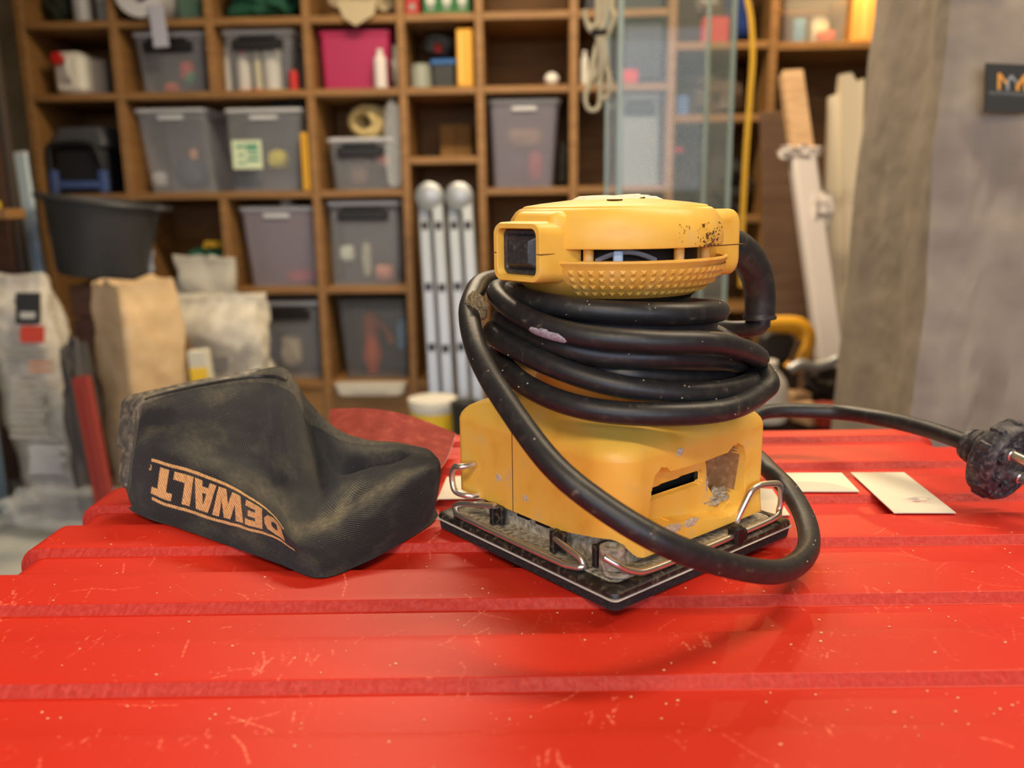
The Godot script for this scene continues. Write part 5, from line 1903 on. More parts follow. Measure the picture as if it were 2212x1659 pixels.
func tray() -> void:
	var a := sh(726, 838, -0.02)
	var b := sh(880, 838, -0.02)
	var t := thing("plastic_tray", "shallow white tray on the plinth under the orange tool's bin", "tray", sxf(Vector3((a.x + b.x) * 0.5, shelf_floor(ry[4]) - 0.0004, -0.0)))
	t.position += shelf_xf.basis * Vector3(0, -0.052, 0.034)
	var s := shape()
	var rows := []
	for q in [[0.86, 0.0], [0.94, 0.012], [1.0, 0.05], [0.97, 0.052]]:
		rows.append(ring((b.x - a.x) * 0.5 * q[0], 0.03 * q[0], 0.02, q[1], [2, 2, 2, 2], 6))
	add_grid(s, rows, true, true, true)
	part("tray", t, s, mat(c8(206, 200, 186), 0.4))
	s = shape()
	add_box(s, Vector3(0, 0.020, 0.031), Vector3((b.x - a.x) * 0.5, 0.008, 0.003), 0.001)
	part("grip_rib", t, s, mat(c8(190, 184, 170), 0.4))

# ------------------------------------------------------------------ ladder
func ladder() -> void:
	var z := 3.42
	for k in 2:
		var top0: Vector3 = at(930 if k == 0 else 993, 425, z)
		var bot0: Vector3 = at(954 if k == 0 else 1017, 840, z)
		var dir := (top0 - bot0).normalized()
		bot0 = top0 - dir * ((top0.y - 0.02) / dir.y)
		var t := thing("folding_ladder", "folded aluminium ladder with round hinges, " + ("left of the leaning pair" if k == 0 else "right of the leaning pair"), "ladder", Transform3D(Basis(), Vector3(bot0.x, 0, bot0.z)), "folded ladders in the narrow column")
		var o := Vector3(bot0.x, 0, bot0.z)
		var w := px(26, z)
		for j in [-1, 1]:
			var s := shape()
			var off := Vector3(px(15.5, z) * j, 0, 0.02 * j)
			add_beam(s, bot0 - o + off, top0 - o + off - dir * 0.0, w, 0.06, Vector3.RIGHT, 0.006)
			part("rail", t, s, M.alu)
			for q in [488, 620, 750]:
				var p: Vector3 = top0.lerp(bot0, (at(930, q, z).y - top0.y) / (bot0.y - top0.y)) - o + off
				s = shape()
				add_box(s, p + Vector3(0, 0, 0.030), Vector3(w * 0.55, 0.036, 0.008), 0.002)
				part("rung_end", t, s, M.black)
		var s2 := shape()
		add_lathe(s2, [[px(20, z), -0.03], [px(30, z), -0.026], [px(30, z), 0.026], [px(20, z), 0.034], [0.01, 0.036]], 32, Transform3D(Basis(Vector3.RIGHT, PI / 2), top0 - o + Vector3(0, 0.0, 0.03)))
		part("hinge", t, s2, M.alu)

# ------------------------------------------------------------------ glass case, rope, strap
func glass_case() -> void:
	var zf := 1.92
	var c0 := at(1336, 440, zf)
	var c1 := at(1572, 440, zf)
	var d := c1.x - c0.x
	var lo := 0.42
	var hi := 1.75
	var cc := Vector3((c0.x + c1.x) * 0.5, lo, c0.z - d * 0.5)
	var t := thing("glass_case", "tall empty glass display case standing behind the sander", "glass case", Transform3D(Basis(), cc))
	var h := hi - lo
	for q in [[0, d * 0.5, 0], [0, -d * 0.5, 0], [-d * 0.5, 0, 1], [d * 0.5, 0, 1]]:
		var s := shape()
		add_box(s, Vector3(q[0], h * 0.5, q[1]), Vector3(d - 0.014, h, 0.005) if q[2] == 0 else Vector3(0.005, h, d - 0.014), 0.0004)
		part("pane", t, s, M.glass)
	for x in [-1, 1]:
		for z in [-1, 1]:
			var s := shape()
			var w := 0.013 if z > 0 and x < 0 else 0.010
			add_box(s, Vector3(x * d * 0.5, h * 0.5, z * d * 0.5), Vector3(w, h, w), 0.002)
			part("edge_joint", t, s, M.glass_edge)
	var s := shape()
	add_box(s, Vector3(0, -0.012, 0), Vector3(d + 0.02, 0.024, d + 0.02), 0.003)
	part("base", t, s, M.wood_dark)
	var k := stand("crate", "dark wooden crate carrying the glass case", "crate", Vector3(cc.x, 0, cc.z), Vector3(0.30, lo - 0.0245, 0.30), M.wood_dark)
	# rope hank, hanging from the ceiling
	var z := 1.75
	var o := at(1300, 130, z)
	var r := thing("rope_hank", "tied hank of pale rope hanging beside the glass case", "rope", Transform3D(Basis(), o))
	var tie := at(1292, 70, z) - o
	var loops := [[[1306, -60], [1300, 10], [1282, 60], [1266, 44], [1262, 20]], [[1330, -60], [1322, 10], [1326, 40], [1310, 76], [1296, 82]], [[1296, -60], [1290, 30], [1296, 72], [1286, 110], [1272, 180], [1264, 212], [1272, 236], [1292, 232], [1296, 190], [1298, 120]], [[1316, -60], [1306, 40], [1298, 76], [1304, 120], [1318, 180], [1312, 206], [1298, 214]], [[1290, 78], [1296, 120], [1286, 160], [1270, 182]], [[1296, 78], [1300, 130], [1296, 170], [1286, 186]], [[1302, 78], [1308, 120], [1312, 160], [1310, 196]], [[1262, 26], [1272, 62], [1292, 72], [1302, 40], [1298, -40]]]
	for lp in loops:
		var pts := []
		for q in lp:
			pts.append(at(q[0], q[1], z + 0.006 * sin(q[0] * 0.7)) - o)
		var s2 := shape()
		add_tube(s2, smooth_path(pts, 0.004), px(5.2, z), 8)
		part("rope_strand", r, s2, M.rope, 60.0)
	var s3 := shape()
	var up := at(1312, -62, z) - o
	add_tube(s3, smooth_path([up, Vector3(up.x, 2.64 - o.y, up.z)], 0.1), px(5, z), 8)
	part("rope_strand", r, s3, M.rope, 60.0)
	s3 = shape()
	add_tube(s3, [tie + Vector3(-0.014, 0, 0.004), tie + Vector3(0, -0.003, 0.008), tie + Vector3(0.016, 0, 0.004)], 0.007, 8)
	part("rope_tie", r, s3, mat(c8(40, 36, 32), 0.8))
	# yellow strap
	z = 2.6
	var pts := []
	for q in [[1602, -140], [1612, -20], [1622, 40], [1626, 120], [1620, 210], [1612, 320], [1606, 430], [1603, 500], [1601, 620]]:
		pts.append(at(q[0], q[1], z))
	var o2: Vector3 = pts[-1]
	var s4 := shape()
	var rows := []
	for q in smooth_path(pts, 0.02):
		var a: Vector3 = q - o2
		var w := px(6, z)
		rows.append([a + Vector3(-w, 0, 0.001), a + Vector3(w, 0, 0.001), a + Vector3(w, 0, -0.0015), a + Vector3(-w, 0, -0.0015)])
	add_grid(s4, rows, true, true, true)
	var st := part("webbing_strap", self, s4, mat(c8(178, 138, 26), 0.7))
	st.position = o2
	tag(st, "long yellow webbing strap hanging between glass case and planks", "strap")

func stand(n: String, label: String, cat_: String, p: Vector3, size: Vector3, m: Material, bevel := 0.006) -> Node3D:
	var t := thing(n, label, cat_, Transform3D(Basis(), p))
	var n_ := maxi(2, int(size.y / 0.11))
	var s := shape()
	add_box(s, Vector3(0, size.y * 0.5, 0), Vector3(size.x - 0.03, size.y - 0.004, size.z - 0.03), bevel)
	part("body", t, s, m)
	for k in n_:
		for q in [1]:
			s = shape()
			add_box(s, Vector3(0, size.y * (k + 0.5) / n_, (size.z * 0.5 - 0.008) * q), Vector3(size.x, size.y / n_ - 0.008, 0.016), 0.003)
			part("board", t, s, m)
	return t

# ------------------------------------------------------------------ right side
func right_side() -> void:
	# leaning planks
	var t: Node3D
	var a := at(1708, 158, 2.95)
	var b := at(1800, 830, 2.75)
	var dir := (a - b).normalized()
	b = a - dir * (a.y / dir.y) + Vector3(0, 0.004, 0)
	t = thing("wooden_plank", "pale plank wrapped in white film, leaning before the shelving", "plank", Transform3D(Basis(), b))
	var s := shape()
	add_beam(s, Vector3.ZERO + dir * 0.01, a - b, px(46, 2.9), 0.05, Vector3.RIGHT, 0.003)
	part("plank", t, s, M.wood_pale)
	s = shape()
	var f0: float = (at(1740, 330, 2.9).y - b.y) / (a.y - b.y)
	add_beam(s, (a - b) * 0.08, (a - b) * f0, px(54, 2.9), 0.062, Vector3.RIGHT, 0.012)
	add_lump(s, (a - b) * f0 + Vector3(-0.01, 0, 0.0), Vector3(px(86, 2.9), 0.05, 0.09), 0.3, 12, 14, 0.3)
	add_lump(s, (a - b) * (f0 * 0.82) + Vector3(0.03, 0, 0.01), Vector3(px(50, 2.9), 0.12, 0.07), 0.3, 13, 12, 0.3)
	part("film_wrap", t, s, mat(c8(206, 198, 196), 0.5))
	a = at(1825, 172, 3.05)
	b = at(1806, 640, 2.95)
	dir = (a - b).normalized()
	b = a - dir * (a.y / dir.y) + Vector3(0, 0.004, 0)
	t = thing("board_offcut", "white board with a ragged top leaning beside the grey cover", "board", Transform3D(Basis(), b))
	s = shape()
	var w := px(36, 3.0)
	var x := Vector3(1, 0, 0)
	var h: Vector3 = a - b
	add_prism(s, [Vector3(-w, 0, 0), Vector3(w, 0, 0), h + Vector3(w, 0.0, 0), h + Vector3(w * 0.55, -0.012, 0), h + Vector3(w * 0.2, 0.02, 0), h + Vector3(-w * 0.45, 0.014, 0), h + Vector3(-w * 0.5, -0.05, 0), h + Vector3(-w, -0.06, 0)], Vector3(0, 0, 0.03))
	part("board", t, s, mat(c8(206, 194, 172), 0.7))
	s = shape()
	add_prism(s, [Vector3(w * 0.98, 0.01, 0.031), Vector3(w * 1.06, 0.01, 0.031), h + Vector3(w * 1.06, -0.02, 0.031), h + Vector3(w * 0.98, -0.02, 0.031)], Vector3(0, 0, -0.034))
	part("edge_band", t, s, mat(c8(170, 140, 96), 0.7))
	a = at(1690, 205, 3.10)
	t = thing("hardboard_sheet", "large dark brown hardboard sheet leaning behind the pale plank", "sheet", Transform3D(Basis(), Vector3(a.x, 0, a.z + 0.05)))
	s = shape()
	add_beam(s, Vector3(px(55, 3.1), 0.002, 0.0), Vector3(px(18, 3.1), a.y - 0.05, -0.12), px(108, 3.1), 0.02, Vector3.RIGHT, 0.003)
	part("panel", t, s, M.hardboard)
	s = shape()
	add_beam(s, Vector3(px(55 + 50, 3.1), 0.01, 0.013), Vector3(px(18 + 50, 3.1), a.y - 0.06, -0.107), px(8, 3.1), 0.012, Vector3.RIGHT, 0.002)
	part("edge_strip", t, s, M.wood_back)
	# the lamp-lit box on the wide shelf
	var p0 := sh(1690, 96, 0.05)
	var p1 := sh(1832, 96, 0.05)
	var y := sh(1780, 89).y
	bin_lit(p0, p1, y)
	cover()
	clutter()

func bin_lit(p0: Vector3, p1: Vector3, y: float) -> void:
	var wd := p1.x - p0.x
	var t := thing("clear_bin", "brightly lit clear bin on the wide shelf at upper right", "storage bin", sxf(Vector3((p0.x + p1.x) * 0.5, y + 0.0006, -0.20)))
	var s := shape()
	var rows := []
	for q in [[0.94, 0.0], [1.0, 0.17], [1.04, 0.175], [1.04, 0.19]]:
		rows.append(ring(wd * 0.5 * q[0], 0.14 * q[0], 0.02, q[1], [2, 2, 2, 2], 5))
	add_grid(s, rows, true, true, false)
	part("tub", t, s, M.bin)
	s = shape()
	add_box(s, Vector3(0, 0.198, 0), Vector3(wd * 1.06, 0.014, 0.30), 0.004)
	part("lid", t, s, M.bin_lid)
	var ci := sh(1866, 96, 0.05)
	var w2 := sh(1886, 96, 0.05).x - sh(1834, 96, 0.05).x
	t = thing("cardboard_carton", "orange-lit cardboard carton at the right end of the wide shelf", "carton", sxf(Vector3(ci.x, y + 0.0006, -0.19)))
	s = shape()
	add_box(s, Vector3(0, 0.16, 0), Vector3(w2, 0.32, 0.26), 0.004)
	part("carton", t, s, mat(c8(214, 164, 88), 0.7))
	s = shape()
	add_box(s, Vector3(0.0, 0.17, 0.131), Vector3(0.02, 0.30, 0.002), 0.0005)
	part("tape", t, s, mat(c8(226, 190, 120), 0.4))
	lump("blue_bottle", "blue bottle inside the brightly lit clear bin", "bottle", 1712, 1742, 36, 82, 0.10, 0.05, mat(c8(90, 150, 200), 0.4), 0.05, 0.6, 81)
	lump("white_reel", "white reel inside the brightly lit clear bin", "reel", 1752, 1794, 30, 82, 0.12, 0.07, mat(c8(226, 218, 196), 0.4), 0.06, 0.3, 82)
	lump("red_parts", "red parts at the bottom of the brightly lit clear bin", "parts", 1766, 1808, 62, 90, 0.08, 0.06, mat(c8(206, 84, 60), 0.5), 0.2, 0.4, 83)
	# the bulb that lights them
	var bp := shelf_xf * (Vector3((p1.x + ci.x) * 0.5 - 0.06, y + 0.42, 0.12))
	t = thing("work_lamp", "small warm bulb lamp hung above the bright bin", "lamp", Transform3D(Basis(), bp))
	s = shape()
	add_lathe(s, [[0.006, -0.04], [0.022, -0.03], [0.030, -0.005], [0.024, 0.02], [0.014, 0.04]], 20)
	part("bulb", t, s, M.glow)
	s = shape()
	add_lathe(s, [[0.016, 0.036], [0.016, 0.08], [0.004, 0.085], [0.004, 0.42]], 16)
	part("socket", t, s, M.black)
	var l := OmniLight3D.new()
	l.name = "work_lamp_omni"
	l.light_color = Color(1.0, 0.80, 0.50)
	l.light_energy = 0.55
	l.light_size = 0.02
	l.omni_range = 8.0
	l.omni_attenuation = 2.0
	l.shadow_enabled = true
	t.add_child(l, true)

func row_of(y: float, z: float) -> float:     # the photograph's row in which a height y shows on the upright plane z metres away
	var q := Vector3(0, y - EYE.y, -z)
	return 829.5 - FPX * q.dot(cam_u) / q.dot(cam_f)

func cover() -> void:
	# a grey cloth cover over a tall rack: left face, rounded corner, front face
	var no := FastNoiseLite.new()
	no.seed = 15
	no.frequency = 2.2
	no.fractal_octaves = 3
	var zc := 1.22
	var o := Vector3(0.62, 0, -1.22)
	var t := thing("grey_cover", "grey brown cloth cover draped over a tall rack at right", "cloth cover", Transform3D(Basis(), o))
	var rows := []
	var ys := []
	for k in 61:
		ys.append(lerpf(0.004, 1.72, k / 60.0))
	for y in ys:
		# corner and left edge follow the spreading cloth
		var v := row_of(y, zc)
		var xc := zpl(2050.0 - 90.0 * clampf(v / 930.0, -0.6, 1.8), v, zc).x
		var zl := 1.64
		v = row_of(y, zl)
		var xl := zpl(1895.0 - 100.0 * clampf(v / 930.0, -0.6, 1.6), v, zl).x
		var row := []
		for k in 16:
			var f := k / 15.0
			row.append(Vector3(xl * (1.0 + 0.27 / zl * (1.0 - f)), y, -zl - 0.25 * (1.0 - f)))
		for k in range(1, 26):
			var f := k / 25.0
			var q := Vector3(lerpf(xl, xc, f), y, lerpf(-zl, -zc, f))
			var n := 0.022 * sin(f * PI * 2.0 + 0.6) * sin(PI * f) + 0.012 * no.get_noise_2d(f * 2.0, y * 1.2)
			row.append(q + Vector3(-0.6, 0, -0.8) * n)
		for k in range(1, 61):
			var f := k / 60.0
			var q := Vector3(xc + f * 0.72, y, -zc + 0.035 * (1.0 - exp(-f * 9.0)) - 0.05 * f)
			var low: float = smoothstep(1.15, 0.45, y)
			var fold := 0.013 * sin(f * 34.0 + 1.2 * sin(y * 2.0)) * (0.35 + low) + 0.022 * no.get_noise_2d(f * 3.2, y * 1.1) + 0.016 * no.get_noise_2d(f * 9.0 + 7.0, y * 3.0 + f * 4.0)
			row.append(q + Vector3(0, 0, 1) * fold * smoothstep(0.0, 0.06, f) * (1.0 - smoothstep(0.02, 0.05, f) * smoothstep(0.34, 0.28, f) * smoothstep(0.98, 1.04, y) * smoothstep(1.26, 1.20, y)))
		rows.append(row)
	var topc := []
	for q in rows[-1]:
		topc.append(Vector3(q.x, 1.74, -1.5))
	rows.append(topc)
	for row in rows:
		for k in row.size():
			row[k] -= o
	var s := shape()
	add_grid(s, rows, false, false, false, false)
	var nn: Vector3 = (s.v[s.i[1]] - s.v[s.i[0]]).cross(s.v[s.i[2]] - s.v[s.i[0]])
	if nn.x > 0.0:
		flip(s)
	part("cloth", t, s, M.cover, 60.0)
	# woven label
	var im := Image.create(256, 256, false, Image.FORMAT_RGB8)
	im.fill(c8(48, 50, 50))
	var org := c8(226, 158, 66)
	var gry := c8(150, 154, 158)
	var glyphs := [[[58, 138, 58, 50, 72, 50, 104, 98, 104, 118, 72, 74, 72, 138], org], [[102, 138, 102, 84, 126, 54, 150, 86, 150, 104, 126, 74, 114, 90, 114, 138], gry], [[148, 138, 148, 110, 186, 50, 200, 50, 200, 138, 186, 138, 186, 82, 164, 118, 164, 138], org]]
	for e in glyphs:
		var poly := p2(e[0])
		for yy in range(44, 144):
			for xx in range(50, 210):
				if Geometry2D.is_point_in_polygon(Vector2(xx, yy), poly):
					im.set_pixel(xx, yy, e[1])
	var r2 := RandomNumberGenerator.new()
	r2.seed = 9
	for k in 52:
		var xx := 18 + k * 4 + r2.randi_range(0, 1)
		im.fill_rect(Rect2i(xx, 146 + r2.randi_range(0, 4), 2, 14 + r2.randi_range(0, 6)), c8(120, 124, 128))
	var m := mat(Color.WHITE, 0.8)
	m.albedo_texture = ImageTexture.create_from_image(im)
	var z := zc - 0.038
	var q0 := zpl(2130, 136, z) - o
	var q1 := zpl(2128, 240, z) - o
	var wd := px(112, z)
	s = shape()
	var ex := Vector3(wd, -px(5, z), -0.004)
	var b := shape()
	add_prism(b, [q0 + Vector3(0, 0, -0.0006), q0 + ex + Vector3(0, 0, -0.0006), q1 + ex + Vector3(0, 0, -0.0006), q1 + Vector3(0, 0, -0.0006)], Vector3(0, 0, -0.002))
	add_grid(s, [[q0, q0 + ex], [q1, q1 + ex]], false, false, false, false, [[Vector2(0, 0), Vector2(1, 0)], [Vector2(0, 1), Vector2(1, 1)]])
	if (s.v[s.i[1]] - s.v[s.i[0]]).cross(s.v[s.i[2]] - s.v[s.i[0]]).z < 0.0:
		flip(s)
	var me := mesh_of(s, 20.0, null, m)
	mesh_of(b, 20.0, me, M.black)
	part("woven_label", t, me, null)

func clutter() -> void:
	# low bench with odds and ends beyond the sander
	var z := 2.35
	var by := at(1720, 880, z).y
	var bp := at(1700, 880, z)
	stand("low_bench", "low brown bench behind the chest under the yellow tool", "bench", Vector3(bp.x, 0, bp.z - 0.12), Vector3(0.50, by, 0.40), M.wood_dark)
	var o := at(1690, 870, z)
	o.y = by + 0.0005
	var t := thing("yellow_tool", "yellow power tool with curved handle lying beyond the sander", "power tool", Transform3D(Basis(), o))
	var s := shape()
	var pts := []
	for q in [[1632, 702], [1680, 700], [1722, 704], [1740, 722], [1738, 752], [1722, 780], [1702, 800]]:
		pts.append(at(q[0], q[1], z) - o)
	var rad := []
	var path := smooth_path(pts, 0.008)
	for k in path.size():
		rad.append(lerpf(0.019, 0.026, sin(PI * k / path.size())))
	add_tube(s, path, rad, 12)
	part("handle", t, s, mat(c8(226, 164, 30), 0.45), 60.0)
	s = shape()
	add_beam(s, at(1728, 735, z - 0.03) - o, at(1708, 782, z - 0.03) - o, px(12, z), 0.012, Vector3.RIGHT, 0.003)
	part("name_strip", t, s, mat(c8(70, 44, 14), 0.6))
	s = shape()
	add_box(s, at(1675, 752, z + 0.06) - o, Vector3(px(76, z), px(80, z), 0.07), 0.02)
	add_box(s, Vector3(0.0, (at(1690, 800, z).y - o.y) * 0.5, -0.05), Vector3(0.10, at(1690, 800, z).y - o.y, 0.06), 0.01)
	part("motor_body", t, s, mat(c8(46, 42, 38), 0.6))
	var w := at(1656, 845, 2.2)
	t = thing("white_bottle", "white plastic bottle half hidden behind the sander's coil", "bottle", Transform3D(Basis(), Vector3(w.x, by + 0.0005, w.z)))
	s = shape()
	var hh := at(1664, 778, 2.2).y - by
	add_lathe(s, [[0.050, 0.0], [0.056, 0.01], [0.056, hh * 0.5], [0.046, hh * 0.7], [0.024, hh * 0.88]], 28)
	part("body", t, s, M.white_plastic)
	s = shape()
	add_lathe(s, [[0.025, hh * 0.87], [0.025, hh], [0.020, hh * 1.02]], 20)
	part("cap", t, s, M.white_plastic)
	for q in [[1722, 1776, 838, 878, 2.18, 0.5, "sawn wood block in the middle of the low bench", 201], [1700, 1742, 806, 842, 2.34, 0.2, "smaller tan wood offcut behind the sawn block", 202]]:
		var c := at((q[0] + q[1]) * 0.5, q[3], q[4])
		var sz := Vector3(px(q[1] - q[0], q[4]), px(q[3] - q[2], q[4]), 0.07)
		s = shape()
		add_box(s, Vector3(0, sz.y * 0.5, 0), sz, 0.003, Basis(Vector3.UP, q[5]))
		var ob := part("wood_offcut", self, s, M.wood_pale)
		ob.position = Vector3(c.x, by + (0.0005 if q[7] == 201 else 0.0005), c.z)
		tag(ob, q[6], "offcut")
	var r := at(1788, 880, 2.15)
	t = thing("red_tub", "small red tub at the right end of the low bench", "tub", Transform3D(Basis(), Vector3(r.x, by + 0.0005, r.z)))
	s = shape()
	add_lathe(s, [[0.030, 0.0], [0.038, 0.045], [0.041, 0.046], [0.041, 0.052], [0.036, 0.052]], 24)
	part("body", t, s, mat(c8(180, 50, 38), 0.5))
	s = shape()
	add_lathe(s, [[0.036, 0.049], [0.034, 0.055], [0.01, 0.056]], 24)
	part("lid", t, s, mat(c8(150, 40, 30), 0.5))
	var g := at(1752, 786, 2.38)
	s = shape()
	var gp := []
	for q in [[1705, 800], [1730, 786], [1760, 792], [1792, 784], [1806, 776]]:
		gp.append(at(q[0], q[1], 2.30) - g)
	add_tube(s, smooth_path(gp, 0.01), 0.014, 10)
	var gx := part("steel_bar", t.get_parent(), s, M.alu)
	gx.position = g
	gx.name = "steel_bar"
	tag(gx, "bent grey steel bar lying across the offcuts", "bar")
	var pile := at(1778, 815, 2.44)
	s = shape()
	add_lump(s, Vector3(0, (pile.y - by) * 0.5 + 0.015, 0), Vector3(0.10, pile.y - by + 0.03, 0.08), 0.25, 44, 18, 0.4)
	var po := part("rag_heap", self, s, mat(c8(60, 52, 44), 0.9), 60.0)
	po.position = Vector3(pile.x, by + 0.001, pile.z)
	tag(po, "dark heap of rags behind the steel bar on the bench", "rags")
	# white tub with a yellow label in front of the plinth, black pot beside it
	var f := at(936, 905, 3.05)
	t = thing("paint_tub", "white paint tub with a yellow label before the plinth", "paint tub", Transform3D(Basis(), Vector3(f.x, 0, f.z)))
	s = shape()
	var th := at(936, 858, 3.05).y
	add_lathe(s, [[0.072, 0.0], [0.082, th * 0.9], [0.088, th * 0.92], [0.088, th], [0.07, th + 0.002]], 32)
	part("body", t, s, M.white_plastic)
	s = shape()
	add_lathe(s, [[0.0815, th * 0.5], [0.0835, th * 0.84]], 32, Transform3D.IDENTITY, false)
	part("label_band", t, s, mat(c8(226, 190, 46), 0.5))
	f = at(1006, 905, 2.95)
	t = thing("black_pot", "black round pot beside the white paint tub", "pot", Transform3D(Basis(), Vector3(f.x, 0, f.z)))
	th = at(1006, 866, 2.95).y
	s = shape()
	add_lathe(s, [[0.04, 0.0], [0.05, th * 0.9], [0.054, th], [0.046, th]], 28)
	part("body", t, s, M.black)
	s = shape()
	add_lathe(s, [[0.045, th * 0.99], [0.04, th * 1.02], [0.01, th * 1.03]], 24)
	part("lid", t, s, mat(c8(34, 32, 30), 0.5))

# ------------------------------------------------------------------ left side
func sack(n: String, label: String, u0: float, u1: float, v0: float, z: float, d: float, m: Material, seed_: int, crimp := true, lean := 0.0, turn := 0.0, rough := 0.035) -> Node3D:
	var a := at(u0, v0 + 150, z)
	var b := at(u1, v0 + 150, z)
	var h: float = at((u0 + u1) * 0.5, v0, z).y
	var t := thing(n, label, "sack", Transform3D(Basis(), Vector3((a.x + b.x) * 0.5, 0, a.z - d * 0.5)))
	t.set_meta("h", h)
	t.set_meta("w", b.x - a.x)
	var no := FastNoiseLite.new()
	no.seed = seed_
	no.frequency = 5.0
	var rows := []
	var w := b.x - a.x
	if turn > 0.0:
		w = w * 0.78
		d = w * 0.86
	for k in 34:
		var f := k / 33.0
		var y := h * f
		var pinch: float = (smoothstep(0.86, 0.97, f) if turn == 0.0 else 0.3 * smoothstep(0.86, 0.97, f)) if crimp else 0.0
		var row := []
		for v in ring(w * 0.5 * (1.0 + 0.05 * sin(PI * f)), d * 0.5 * (1.0 - 0.62 * pinch), (0.018 if turn > 0.0 else 0.05) * (1.0 - 0.6 * pinch), y, [6, 6, 6, 6], 6):
			var e := no.get_noise_3d(v.x * 1.5, y * 1.2, v.z * 1.5) * rough
			var q := Vector3(v.x, v.y, v.z) + Vector3(v.x, 0, v.z).normalized() * e
			if f > 0.97:
				q.y += 0.03 * no.get_noise_3d(v.x * 4.0, 3.0, v.z * 4.0)
			q.x += lean * f
			row.append(q.rotated(Vector3.UP, turn))
		rows.append(row)
	var s := shape()
	add_grid(s, rows, true, true, true)
	part("paper_body", t, s, m, 60.0)
	return t

func print_block(t: Node3D, n: String, u0: float, u1: float, v0: float, v1: float, z: float, c: Color, lines := 0, lc := Color.BLACK) -> void:
	var inv := t.transform.affine_inverse()
	var a := inv * at(u0, v0, z)
	var b := inv * at(u1, v0, z)
	var d := inv * at(u0, v1, z)
	var s := shape()
	if lines == 0:
		add_prism(s, [a, b, b + (d - a), d], Vector3(0, 0, 0.002))
	else:
		var r2 := RandomNumberGenerator.new()
		r2.seed = int(u0 * 7 + v0)
		for k in lines:
			var y := (d - a) * ((k + 0.2) / lines)
			var y2 := (d - a) * ((k + 0.75) / lines)
			var e := (b - a) * r2.randf_range(0.7, 1.0)
			add_prism(s, [a + y, a + y + e, a + y2 + e, a + y2], Vector3(0, 0, 0.002))
	var o := part(n, t, s, mat(c, 0.7))
	if lines:
		o.set_meta("kind", "stuff")

